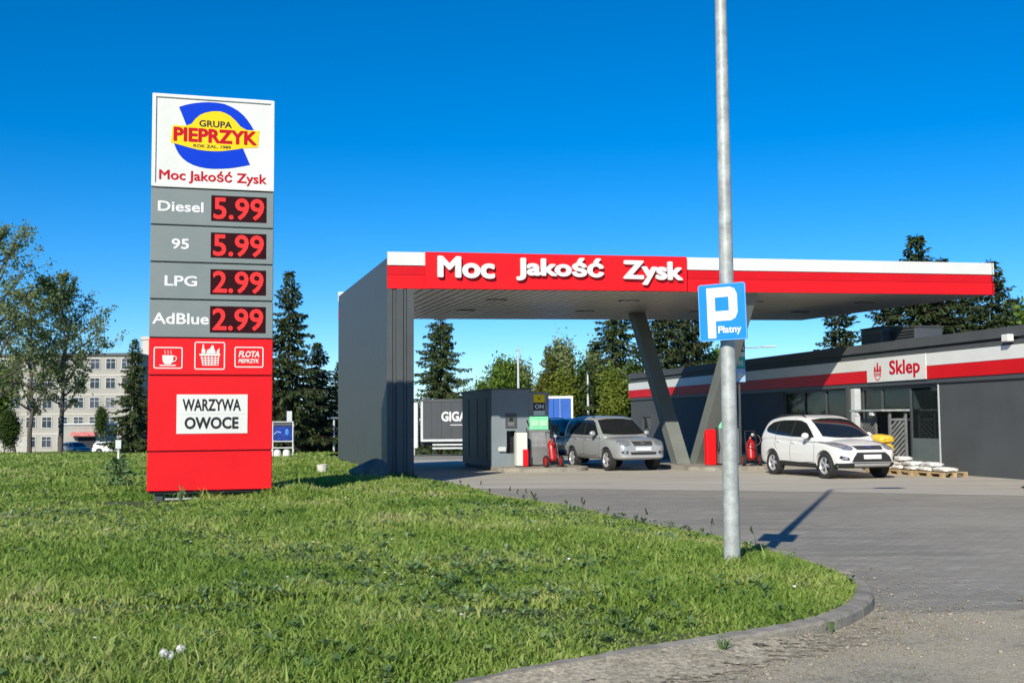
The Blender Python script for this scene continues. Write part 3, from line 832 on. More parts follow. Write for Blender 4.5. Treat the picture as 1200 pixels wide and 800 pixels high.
# ------------------------------------------------------------------ pump islands, kiosk, pumps
def island(name, c, sx, sy, yaw, lab):
    m = MB(); out = rrect(-sx / 2, sx / 2, -sy / 2, sy / 2, min(sx, sy) * 0.3, 6)
    m.add([(x, y, z) for z in (-0.05, 0.12) for x, y in out], [tuple(range(len(out), 2 * len(out)))] + [(i, (i + 1) % len(out), (i + 1) % len(out) + len(out), i + len(out)) for i in range(len(out))])
    o = m.build(name, M_KERB, None, bevel=0.015); o.location = c; o.rotation_euler = (0, 0, yaw)
    o['kind'] = 'structure'
    return o
island('pump_island', (0.35, 38.6, 0), 3.0, 6.4, S_YAW, '')
island('pump_island', (6.55, 37.4, 0), 3.0, 4.2, S_YAW, '')

def kiosk():
    t = thing('payment_kiosk', 'grey metal box kiosk with an open dark niche beside the left fuel pump', 'kiosk', (-0.68, 36.75, 0.12), S_YAW)
    Wd, Dp, Hh = 1.32, 4.4, 2.5
    m = MB()
    nx0, nx1, nz0, nz1 = 0.50, 0.80, 0.42, 1.16
    m.box(0, nx0, 0, 0.3, 0, Hh); m.box(nx1, Wd, 0, 0.3, 0, Hh); m.box(nx0, nx1, 0, 0.3, 0, nz0); m.box(nx0, nx1, 0, 0.3, nz1, Hh)
    m.box(0, Wd, 0.3, Dp, 0, Hh)
    m.build('housing', mat('kiosk_grey', (0.20, 0.235, 0.255), 0.5, 0, 0.1, 1.5), t)
    MB().box(nx0 + 0.01, nx1 - 0.01, 0.27, 0.295, nz0 + 0.01, nz1 - 0.01).build('niche_back', M_BLACK, t)
    MB().box(-0.03, Wd + 0.03, -0.03, Dp + 0.03, Hh, Hh + 0.05).build('lid', M_SLATE, t, bevel=0.01)
    cp = MB().frame(0.46, 0.84, 1.25, 1.72, 0.03, -0.03, -0.002).build('control_panel', M_SLATE2, t)
    MB().box(0.49, 0.81, -0.015, -0.004, 1.28, 1.69).build('panel_face', M_SLATE, cp)
    MB().box(0.60, 0.70, -0.03, -0.016, 1.48, 1.58).build('screen', M_BLACK, cp)
    for k in range(6): MB().box(0.56 + (k % 3) * 0.07, 0.60 + (k % 3) * 0.07, -0.022, -0.016, 1.34 + (k // 3) * 0.06, 1.37 + (k // 3) * 0.06).build('button', M_GALV, cp)
    MB().box(0.20, 0.47, -0.10, -0.004, 0.48, 0.64).build('tissue_box', M_PALE, t, bevel=0.03)
    for k in range(3): MB().box(-0.02, -0.001, 0.7 + 1.3 * k, 1.75 + 1.3 * k, 0.25, Hh - 0.25).build('side_panel', mat('kiosk_side', (0.17, 0.20, 0.215), 0.5), t, bevel=0.006)
kiosk()

def bollard_box():
    t = thing('bin_cabinet', 'white cabinet with red lower panel standing between grey kiosk and fuel pump', 'cabinet', (0.13, 36.45, 0.12), S_YAW)
    MB().box(0, 0.36, 0, 0.3, 0.03, 1.1).build('body', M_WHITE, t, bevel=0.015)
    MB().box(0.20, 0.375, -0.014, -0.002, 0.03, 0.56).build('red_panel', M_RED, t)
    MB().box(0.02, 0.34, 0.02, 0.28, 0, 0.03).build('plinth', M_BLACK, t)
bollard_box()

def hose(pts, parent, r=0.016): MB().path(catmull(pts, 5), r, 7).build('hose', M_RUBBER, parent, smooth=True)
def pump(name, lab, loc, yaw, red_cover):
    t = thing(name, lab, 'fuel pump', loc, yaw, 'fuel pumps under the canopy')
    gm = mat('pump_grey', (0.22, 0.225, 0.225), 0.45, 0.2, 0.12, 3)
    MB().box(0, 0.70, 0, 0.55, 0.04, 1.18).build('lower_cabinet', gm, t, bevel=0.012)
    MB().box(0.02, 0.68, 0.02, 0.53, 0, 0.04).build('plinth', M_BLACK, t)
    MB().box(0.03, 0.67, 0.04, 0.51, 1.18, 1.62).build('display_head', M_GREEN, t, bevel=0.02)
    for x in (0.08, 0.38):
        d = MB().box(x, x + 0.24, 0.02, 0.042, 1.30, 1.50).build('display', mat('display_face', (0.45, 0.75, 0.5), 0.3), t, bevel=0.004)
    col_ = MB().box(0.0, 0.70, 0.12, 0.45, 1.62, 2.42); col_.build('sign_column', gm, t, bevel=0.012)
    MB().box(0.18, 0.56, 0.105, 0.121, 2.08, 2.34).build('yellow_plate', M_YEL, t)
    MB().prism([(0.34, 2.24), (0.40, 2.24), (0.40, 2.18), (0.34, 2.18)], 0.100, 0.106).build('plate_symbol', M_BLACK, t)
    dk = MB().box(0.18, 0.56, 0.105, 0.121, 1.82, 2.07).build('fuel_plate', M_BLACK, t)
    link('fuel_writing', text_mesh('ON', 0.30, 0.15, 0.004, 0.03, at=(0.37, 1.945), y=0.102), M_LETTER, dk)
    MB().box(0.18, 0.56, 0.105, 0.121, 1.66, 1.81).build('white_plate', M_WHITE, t)
    for sx in (-1, 1):
        x = 0.35 + sx * 0.40
        n = MB(); n.bar((x, 0.2, 1.25), (x, 0.2, 1.55), 0.06, 0.12); n.bar((x, 0.12, 1.5), (x, 0.0, 1.38), 0.04, 0.04)
        n.build('nozzle', M_BLACK, t, bevel=0.01)
        hose([(x, 0.15, 1.3), (x + sx * 0.05, 0.0, 0.8), (x + sx * 0.03, -0.05, 0.45), (x - sx * 0.05, 0.0, 0.7), (x - sx * 0.03, 0.25, 1.6), (x - sx * 0.02, 0.25, 2.2)], t)
    MB().box(0.06, 0.64, -0.008, -0.001, 0.62, 1.1).build('service_door', mat('pump_door', (0.34, 0.34, 0.34), 0.4, 0.3, 0.25, 6), t)
    if red_cover:
        MB().box(-0.42, -0.08, 0.05, 0.3, 0.0, 1.15).build('hose_cover', M_RED, t, bevel=0.03)
        MB().box(-0.32, -0.1, 0.02, 0.2, 1.45, 1.75).build('meter_box', M_PALE, t, bevel=0.02)
    return t
pump('fuel_pump', 'grey fuel pump with yellow plate and green display head next to kiosk', (0.55, 36.95, 0.12), S_YAW, False)
pump('fuel_pump', 'fuel pump with red hose cover standing beside the slanted steel columns', (6.72, 36.75, 0.12), S_YAW, True)

def hanging_board():
    t = thing('fuel_grade_board', 'narrow hanging board listing ON and 95 in black and green above pump', 'sign', (7.17, 36.2, 2.78), S_YAW)
    MB().box(0, 0.36, 0, 0.06, 0, 1.46).build('board', M_SLATE2, t)
    a = MB().box(0.01, 0.35, -0.008, -0.001, 1.0, 1.2).build('fuel_plate', M_BLACK, t); link('fuel_writing', text_mesh('ON', 0.27, 0.14, 0.004, 0.03, at=(0.18, 1.1), y=-0.012), M_LETTER, a)
    a = MB().box(0.01, 0.35, -0.008, -0.001, 0.82, 0.98).build('white_plate', M_WHITE, t)
    a = MB().box(0.01, 0.35, -0.008, -0.001, 0.46, 0.80).build('green_plate', M_TEAL, t); link('fuel_writing', text_mesh('95', 0.2, 0.16, 0.004, 0.02, at=(0.18, 0.62), y=-0.012), M_LETTER, a)
    a = MB().box(0.01, 0.35, -0.008, -0.001, 0.02, 0.44).build('blue_plate', M_LBLUE, t)
    d = [(0.18 + 0.11 * math.cos(i * math.pi / 8), 0.2 + 0.11 * math.sin(i * math.pi / 8)) for i in range(16)]
    MB().prism(d, -0.013, -0.008).build('round_mark', M_WHITE, a)
    MB().box(0.14, 0.20, 0.02, 0.05, 1.46, 2.75).build('hanger', M_SLATE2, t)
    MB().box(0.14, 0.20, 0.0611, 0.10, -2.6, 1.40).build('mast', M_SLATE2, t)
hanging_board()

def trolley(loc, yaw, lab):
    t = thing('extinguisher_trolley', lab, 'fire extinguisher', loc, yaw, 'wheeled red fire extinguishers by the pumps')
    red = mat('extinguisher_red', (0.38, 0.012, 0.012), 0.35, 0, 0.1, 3)
    MB().lathe([(0.0, 0.17), (0.10, 0.18), (0.15, 0.24), (0.155, 0.55), (0.15, 0.72), (0.09, 0.82), (0.04, 0.86), (0.035, 0.93), (0.0, 0.94)], 16, Matrix.Translation((0, 0, 0)) @ Matrix.Rotation(R(-12), 4, 'X')).build('cylinder', red, t, smooth=True)
    fr = MB()
    for s in (-1, 1): fr.path([(s * 0.17, -0.05, 0.15), (s * 0.17, 0.12, 0.8), (s * 0.15, 0.26, 1.1)], 0.016, 6)
    fr.path([(-0.15, 0.26, 1.1), (0.15, 0.26, 1.1)], 0.016, 6); fr.path([(-0.26, 0, 0.16), (0.26, 0, 0.16)], 0.018, 6)
    fr.build('frame', M_BLACK, t, smooth=True)
    for s in (-1, 1):
        M = Matrix.Translation((s * 0.26, 0, 0.185)) @ Matrix.Rotation(R(90), 4, 'Y')
        wh = MB().lathe([(0.14, -0.04), (0.185, -0.035), (0.185, 0.035), (0.14, 0.04), (0.14, -0.04)], 18, M).build('wheel', M_RUBBER, t, smooth=True)
        MB().lathe([(0.0, -0.03), (0.03, -0.045), (0.14, -0.03), (0.14, 0.03), (0.03, 0.045), (0.0, 0.03)], 14, M).build('rim', red, wh, smooth=True)
    MB().path(catmull([(0.03, -0.05, 0.97), (0.2, -0.14, 0.95), (0.24, -0.2, 0.75), (0.05, -0.22, 0.62), (-0.16, -0.2, 0.72), (-0.1, -0.18, 0.9)], 5), 0.016, 6).build('hose', M_BLACK, t, smooth=True)
    MB().ball((0.02, -0.1, 0.98), 0.06, 8).build('valve', M_GALV, t, smooth=True)
trolley((1.30, 36.2, 0.12), S_YAW + R(10), 'red wheeled fire extinguisher trolley standing beside the pump with green head')
trolley((7.62, 36.1, 0.12), S_YAW - R(15), 'red wheeled fire extinguisher trolley right of the lamp post, near the white car')
# ------------------------------------------------------------------ vehicles
def paint(name, c, metal=0.0, rough=0.3):
    return mat(name, c, rough, metal, 0.03, 1.0, spec=0.5, coat=0.7, rvar=0.03)
M_CARGLASS = mat('car_glass', (0.012, 0.015, 0.016), 0.06, 0, 0.1, 2, spec=0.7, rvar=0.02)
M_CHROME = mat('chrome', (0.65, 0.66, 0.68), 0.15, 0.9, 0.05, 3, rvar=0.05)
M_LAMP = mat('lamp_lens', (0.33, 0.36, 0.40), 0.12, 0.5, 0.55, 16, spec=0.7, rvar=0.05)
M_REDLAMP = mat('tail_lens', (0.35, 0.01, 0.01), 0.15)
M_ALLOY = mat('alloy_rim', (0.60, 0.61, 0.63), 0.3, 0.5, 0.05, 3)
M_TYRE = mat('tyre_rubber', (0.022, 0.022, 0.022), 0.85, 0, 0.2, 8)
M_SEAM = mat('panel_seam', (0.01, 0.01, 0.011), 0.8)
M_CLAD = mat('black_cladding', (0.022, 0.023, 0.025), 0.6, 0, 0.1, 6)
M_PLATE = mat('number_plate', (0.72, 0.73, 0.74), 0.4, 0, 0.05, 3)
M_AMBER = mat('amber_lens', (0.7, 0.25, 0.03), 0.2)

def apply_mods(me, mods, extra=None):
    o = bpy.data.objects.new('tmp', me); col.objects.link(o)
    for kind, kw in mods:
        md = o.modifiers.new(kind, kind)
        for k, v in kw.items(): setattr(md, k, v)
    dg = bpy.context.evaluated_depsgraph_get()
    r = bpy.data.meshes.new_from_object(o.evaluated_get(dg))
    bpy.data.objects.remove(o)
    return r

def loft_mesh(rings, name='loft'):
    k = len(rings[0])
    vs = [p for r in rings for p in r]
    fs = [(i * k + j, i * k + (j + 1) % k, (i + 1) * k + (j + 1) % k, (i + 1) * k + j) for i in range(len(rings) - 1) for j in range(k)]
    fs += [tuple(range(k))[::-1], tuple(range((len(rings) - 1) * k, len(rings) * k))]
    me = bpy.data.meshes.new(name); me.from_pydata(vs, [], fs)
    bm = bmesh.new(); bm.from_mesh(me); bmesh.ops.recalc_face_normals(bm, faces=bm.faces); bm.to_mesh(me); bm.free()
    return me

def lower_ring(x, zb, zt, hw, crown):
    h = zt - zb
    half = [(0, zb), (hw * 0.82, zb), (hw * 0.965, zb + 0.07 * h), (hw, zb + 0.42 * h), (hw * 0.995, zb + 0.68 * h), (hw * 0.965, zt - 0.07 * h), (hw * 0.90, zt), (hw * 0.5, zt + crown * 0.75), (0, zt + crown)]
    return [(x, y, z) for y, z in half] + [(x, -y, z) for y, z in half[-2:0:-1]]

def cabin_ring(x, z0, zt, hb, hr, belt):
    m = lambda t: hb + (hr - hb) * t
    b = min(belt, zt - 0.012)
    half = [(0, z0), (hb, z0), (hb, b), (m(0.30), b + (zt - b) * 0.36), (m(0.66), b + (zt - b) * 0.72), (m(0.95), zt - (zt - b) * 0.07), (hr * 0.82, zt), (hr * 0.4, zt + 0.012), (0, zt + 0.016)]
    return [(x, y, z) for y, z in half] + [(x, -y, z) for y, z in half[-2:0:-1]]

def make_bvh(meshes):
    v = []; f = []
    for me in meshes:
        o = len(v); v += [x.co.copy() for x in me.vertices]; f += [tuple(i + o for i in p.vertices) for p in me.polygons]
    return BVHTree.FromPolygons(v, f)

def decal(bvh, poly, axis, side, off=0.004, step=0.06, name='decal'):
    v, f = tri_poly(poly, step)
    out = []
    for a, b in v:
        if axis == 'y': o, d = Vector((a, side * 3, b)), Vector((0, -side, 0))
        elif axis == 'x': o, d = Vector((side * 6, a, b)), Vector((-side, 0, 0))
        else: o, d = Vector((a, b, 4)), Vector((0, 0, -1))
        hit, nrm, idx, ds = bvh.ray_cast(o, d)
        if hit is None or abs((hit - o).length) > (3.4 if axis == 'y' else 8):
            hit, nrm, idx, ds = bvh.find_nearest(o + d * (2.2 if axis == 'y' else 4.0))
        if nrm.dot(d) > 0: nrm = -nrm
        out.append(hit + nrm * off * 0.6 - d * off * 0.6)
    me = bpy.data.meshes.new(name); me.from_pydata(out, [], f)
    bm = bmesh.new(); bm.from_mesh(me)
    # give the panel an edge so that it is not paper thin
    D = {'y': Vector((0, -side, 0)), 'x': Vector((-side, 0, 0)), 'z': Vector((0, 0, -1))}[axis]
    ret = bmesh.ops.extrude_edge_only(bm, edges=[e for e in bm.edges if e.is_boundary])
    for e in ret['geom']:
        if isinstance(e, bmesh.types.BMVert): e.co += D * (off + 0.01)
    bmesh.ops.recalc_face_normals(bm, faces=bm.faces)
    s = sum((fc.normal.dot(D)) * fc.calc_area() for fc in bm.faces)
    if s > 0: bmesh.ops.reverse_faces(bm, faces=bm.faces)
    bm.to_mesh(me); bm.free()
    me.shade_smooth(); me.set_sharp_from_angle(angle=R(50))
    return me

def strip(pts, wd):
    """thin closed outline round a polyline"""
    P = [Vector(p) for p in pts]; L = []; Rr = []
    for i, p in enumerate(P):
        t = (P[min(i + 1, len(P) - 1)] - P[max(i - 1, 0)]).normalized(); n = Vector((-t.y, t.x)) * wd / 2
        L.append(tuple(p + n)); Rr.append(tuple(p - n))
    return L + Rr[::-1]

def wheel(t, x, y, rad, wd, spokes, rim_m, k=0.66):
    s = 1 if y > 0 else -1
    M = Matrix.Translation((x, y, rad)) @ Matrix.Rotation(R(-90 * s), 4, 'X')       # local z points outwards
    h = wd / 2
    prof = [(rad * k, -h * 0.9), (rad * 0.93, -h), (rad, -h * 0.75), (rad, h * 0.75), (rad * 0.93, h), (rad * 0.74, h * 0.98), (rad * k, h * 0.86), (rad * k * 0.97, h * 0.3), (rad * k * 0.97, -h * 0.8)]
    w_ = MB().lathe(prof, 32, M).build('wheel', M_TYRE, t, smooth=True)
    r = MB(); rr = rad * k
    r.lathe([(rr * 0.90, h * 0.6), (rr * 0.99, h * 0.86), (rr, h * 0.70), (rr, -h * 0.5), (rr * 0.92, -h * 0.5), (rr * 0.90, h * 0.6)], 32, M)
    r.lathe([(0.0, h * 0.80), (rr * 0.2, h * 0.76), (rr * 0.26, h * 0.5), (rr * 0.26, h * 0.2)], 20, M)
    for i in range(spokes):
        a = 2 * math.pi * i / spokes
        for da in (-0.10, 0.10):
            p0 = M @ Vector((rr * 0.2 * math.cos(a), rr * 0.2 * math.sin(a), h * 0.66)); p1 = M @ Vector((rr * 0.95 * math.cos(a + da * 1.4), rr * 0.95 * math.sin(a + da * 1.4), h * 0.70))
            r.bar(p0, p1, 0.024, 0.030, up=(0, 1, 0))
    r.build('rim', rim_m, w_, smooth=True)
    MB().lathe([(0.0, h * 0.1), (rr * 0.93, h * 0.1)], 24, M).build('brake_disc', M_CLAD, w_)

def car(name, lab, cat, loc, head, P, body_m, group=None, detail=True):
    t = thing(name, lab, cat, loc, math.atan2(head[1], head[0]), group)
    lo = loft_mesh([lower_ring(*s) for s in P['lower']])
    lo = apply_mods(lo, [('SUBSURF', dict(levels=3, render_levels=3))])
    ca = loft_mesh([cabin_ring(*s) for s in P['cabin']])
    ca = apply_mods(ca, [('SUBSURF', dict(levels=3, render_levels=3))])
    bvh = make_bvh([lo, ca])
    # wheel wells cut out of the body
    cut = MB()
    hw = P['hw']; rad = P['rad']
    for x in (P['xf'], P['xr']):
        for s in (-1, 1):
            M = Matrix.Translation((x, s * (hw - 0.12), rad + 0.015)) @ Matrix.Rotation(R(90), 4, 'X')
            cut.lathe([(0.0, -0.24), (rad + 0.055, -0.24), (rad + 0.055, 0.24), (0.0, 0.24)], 36, M)
    cm = cut.mesh('cut'); cm.materials.append(M_CLAD)
    co = bpy.data.objects.new('cut', cm); col.objects.link(co)
    lo.materials.clear(); lo.materials.append(body_m)
    lo2 = apply_mods(lo, [('BOOLEAN', dict(operation='DIFFERENCE', object=co, solver='EXACT', material_mode='TRANSFER'))])
    bpy.data.objects.remove(co)
    ms = [m for m in lo2.materials] or [body_m]
    lo2.shade_smooth(); lo2.set_sharp_from_angle(angle=R(40))
    body = link('body', lo2, ms, t)
    ca.shade_smooth()
    cabin = link('cabin', ca, P.get('cabin_mat', body_m), t)
    for x in (P['xf'], P['xr']):
        for s in (-1, 1): wheel(t, x, s * (hw - 0.125), rad, 0.225, P.get('spokes', 5), P.get('rim', M_ALLOY))
    def dec(nm, poly, axis, side, m, off=0.005, par=t, step=0.07):
        return link(nm, decal(bvh, poly, axis, side, off, step), m, par)
    mir = lambda poly: [(-a, b) for a, b in poly]
    dec('windscreen', P['windscreen'], 'x', 1, M_CARGLASS, 0.006, t, 0.06)
    dec('rear_window', P['rear_window'], 'x', -1, M_CARGLASS, 0.006)
    for s in (-1, 1):
        for poly in P.get('pillars', []): dec('pillar_trim', poly, 'y', s, M_CLAD, 0.005)
        for poly in P['side_windows']: dec('side_window', poly, 'y', s, M_CARGLASS, 0.006)
        dec('headlight', P['headlight'] if s > 0 else mir(P['headlight']), 'x', 1, M_LAMP, 0.012, t, 0.04)
        dec('tail_light', P['tail_light'] if s > 0 else mir(P['tail_light']), 'x', -1, M_REDLAMP, 0.012, t, 0.05)
        if detail:
            for ln in P['seams']: dec('door_seam', strip(ln, 0.012), 'y', s, M_SEAM, 0.0015, t, 0.08)
            dec('sill_cladding', P['sill'], 'y', s, P.get('sill_mat', M_CLAD), 0.012)
            for hx, hz in P['handles']:
                h, n_, i_, d_ = bvh.ray_cast(Vector((hx, s * 3, hz)), Vector((0, -s, 0)))
                MB().box(hx - 0.10, hx + 0.10, h.y - 0.012, h.y + 0.028 if s > 0 else h.y + 0.012, hz - 0.018, hz + 0.018).build('door_handle', body_m, t, bevel=0.008) if s > 0 else MB().box(hx - 0.10, hx + 0.10, h.y - 0.028, h.y + 0.012, hz - 0.018, hz + 0.018).build('door_handle', body_m, t, bevel=0.008)
            mx, my, mz = P['mirror']
            m = MB(); m.ball((mx, s * (my + 0.10), mz + 0.03), 0.11, 14, 0.75, 1.0, 0.80)
            mi = m.build('wing_mirror', P.get('mirror_mat', body_m), t, smooth=True)
            MB().box(mx - 0.05, mx + 0.05, s * (my - 0.12) if s > 0 else s * (my + 0.05), s * (my + 0.05) if s > 0 else s * (my - 0.12), mz - 0.06, mz - 0.01).build('mirror_stalk', M_CLAD, mi, bevel=0.01)
            if 'fog' in P:
                dec('fog_light_recess', P['fog'] if s > 0 else mir(P['fog']), 'x', 1, M_CLAD, 0.008, t, 0.04)
                cx = sum(p[0] for p in P['fog']) / len(P['fog']); cz = sum(p[1] for p in P['fog']) / len(P['fog'])
                dec('fog_light', [(s * (cx + 0.045 * math.cos(a)), cz + 0.045 * math.sin(a)) for a in [i * math.pi / 5 for i in range(10)]], 'x', 1, M_LAMP, 0.016, t, 0.04)
            if P.get('rails'):
                pts = []
                for x in np.linspace(*P['rails'][:2], 9):
                    h, n_, i_, d_ = bvh.ray_cast(Vector((x, s * P['rails'][2], 4)), Vector((0, 0, -1)))
                    e = 0.045 if P['rails'][0] + 0.05 < x < P['rails'][1] - 0.05 or True else 0
                    pts.append(h + Vector((0, 0, e)))
                pts[0].z -= 0.05; pts[-1].z -= 0.05
                MB().path(catmull(pts, 3), 0.018, 6).build('roof_rail', P.get('rail_mat', M_CLAD), t, smooth=True)
    for nm, poly, m, off in P.get('front', []):
        dec(nm, poly, 'x', 1, m, off, t, 0.05)
    for nm, poly, m, off in P.get('back', []):
        dec(nm, poly, 'x', -1, m, off, t, 0.05)
    if detail:
        for i, y in enumerate((0.15, -0.35)):
            pts = [bvh.ray_cast(Vector((6, yy, zz)), Vector((-1, 0, 0)))[0] for yy, zz in [(y + k * 0.09, P['wiper_z'] + 0.012 * k) for k in range(6)]]
            MB().path([p + Vector((0.02, 0, 0.012)) for p in pts], 0.010, 5).build('wiper', M_CLAD, t)
    return t

trap = lambda y0, y1, z0, z1: [(-y0, z0), (y0, z0), (y1, z1), (-y1, z1)]
CROSSOVER = dict(
    pillars=[[(-0.30, 1.10), (-0.24, 1.56), (-0.31, 1.56), (-0.37, 1.105)], [(-1.16, 1.15), (-1.12, 1.545), (-1.19, 1.54), (-1.22, 1.16)]],
    hw=0.92, rad=0.345, xf=1.36, xr=-1.33, spokes=5, wiper_z=1.10,
    lower=[(-2.20, 0.42, 0.88, 0.62, 0.02), (-2.18, 0.36, 0.96, 0.76, 0.03), (-2.08, 0.30, 1.04, 0.87, 0.03), (-1.75, 0.27, 1.08, 0.915, 0.02), (-1.0, 0.25, 1.06, 0.925, 0.02), (0.0, 0.25, 1.01, 0.92, 0.03),
           (0.75, 0.25, 0.99, 0.92, 0.05), (1.15, 0.26, 0.985, 0.915, 0.085), (1.55, 0.27, 0.94, 0.90, 0.085), (1.90, 0.28, 0.865, 0.86, 0.07), (2.10, 0.30, 0.78, 0.77, 0.05), (2.21, 0.36, 0.66, 0.62, 0.03), (2.225, 0.42, 0.60, 0.55, 0.02)],
    cabin=[(-2.12, 0.9, 1.08, 0.80, 0.74, 1.06), (-2.04, 0.9, 1.30, 0.84, 0.70, 1.08), (-1.93, 0.9, 1.53, 0.86, 0.66, 1.09), (-1.72, 0.9, 1.625, 0.875, 0.65, 1.09), (-1.1, 0.9, 1.69, 0.885, 0.66, 1.08), (-0.35, 0.9, 1.70, 0.885, 0.66, 1.05),
           (0.10, 0.9, 1.665, 0.885, 0.645, 1.03), (0.42, 0.9, 1.53, 0.88, 0.67, 1.02), (0.80, 0.9, 1.30, 0.87, 0.74, 1.0), (1.10, 0.9, 1.10, 0.84, 0.78, 0.99), (1.32, 0.88, 0.99, 0.76, 0.70, 0.96)],
    windscreen=[(-0.73, 1.12), (-0.4, 1.085), (0, 1.075), (0.4, 1.085), (0.73, 1.12), (0.60, 1.56), (0.3, 1.60), (0, 1.61), (-0.3, 1.60), (-0.60, 1.56)],
    rear_window=[(-0.62, 1.16), (0.62, 1.16), (0.52, 1.50), (-0.52, 1.50)],
    side_windows=[[(0.80, 1.085), (0.55, 1.28), (0.26, 1.47), (0.0, 1.54), (-0.24, 1.56), (-0.30, 1.10)], [(-0.37, 1.105), (-0.31, 1.56), (-0.9, 1.56), (-1.12, 1.545), (-1.16, 1.15)], [(-1.22, 1.16), (-1.19, 1.54), (-1.5, 1.50), (-1.72, 1.40), (-1.80, 1.30), (-1.70, 1.22)]],
    headlight=[(0.48, 0.80), (0.56, 0.76), (0.74, 0.77), (0.84, 0.86), (0.865, 0.97), (0.80, 0.985), (0.68, 0.955), (0.54, 0.89), (0.48, 0.85)],
    tail_light=[(0.66, 0.90), (0.83, 0.88), (0.83, 1.12), (0.72, 1.12)],
    seams=[[(0.86, 0.45), (0.90, 0.75), (0.84, 1.04)], [(-0.335, 0.40), (-0.34, 0.75), (-0.335, 1.07)], [(-1.06, 0.72), (-1.19, 0.90), (-1.19, 1.12)], [(0.86, 0.43), (0.2, 0.40), (-0.9, 0.42)]],
    sill=[(0.95, 0.27), (0.95, 0.40), (-0.92, 0.42), (-0.92, 0.28)],
    handles=[(-0.18, 0.93), (-1.0, 0.96)], mirror=(0.62, 0.90, 1.10), fog=[(0.64, 0.50), (0.76, 0.50), (0.82, 0.56), (0.80, 0.62), (0.66, 0.58)],
    rails=(-1.55, 0.05, 0.60),
    front=[('grille', trap(0.38, 0.44, 0.775, 0.875), M_CLAD, 0.008), ('grille_bar', trap(0.38, 0.38, 0.815, 0.828), M_CHROME, 0.014),
           ('badge', [(0.09 * math.cos(i * math.pi / 8), 0.835 + 0.035 * math.sin(i * math.pi / 8)) for i in range(16)], mat('badge_face', (0.05, 0.07, 0.16), 0.3), 0.022),
           ('lower_grille', [(-0.60, 0.46), (0.60, 0.46), (0.53, 0.60), (0.42, 0.705), (-0.42, 0.705), (-0.53, 0.60)], M_CLAD, 0.008),
           ('number_plate', trap(0.26, 0.26, 0.535, 0.645), M_PLATE, 0.03),
           ('bumper_skirt', [(-0.83, 0.30), (0.83, 0.30), (0.84, 0.42), (0.55, 0.445), (-0.55, 0.445), (-0.84, 0.42)], M_CLAD, 0.010),
           ('skid_plate', trap(0.50, 0.55, 0.345, 0.42), M_ALLOY, 0.020)],
    back=[('number_plate', trap(0.26, 0.26, 0.72, 0.83), M_PLATE, 0.02), ('bumper_skirt', trap(0.7, 0.7, 0.40, 0.58), M_CLAD, 0.01)])
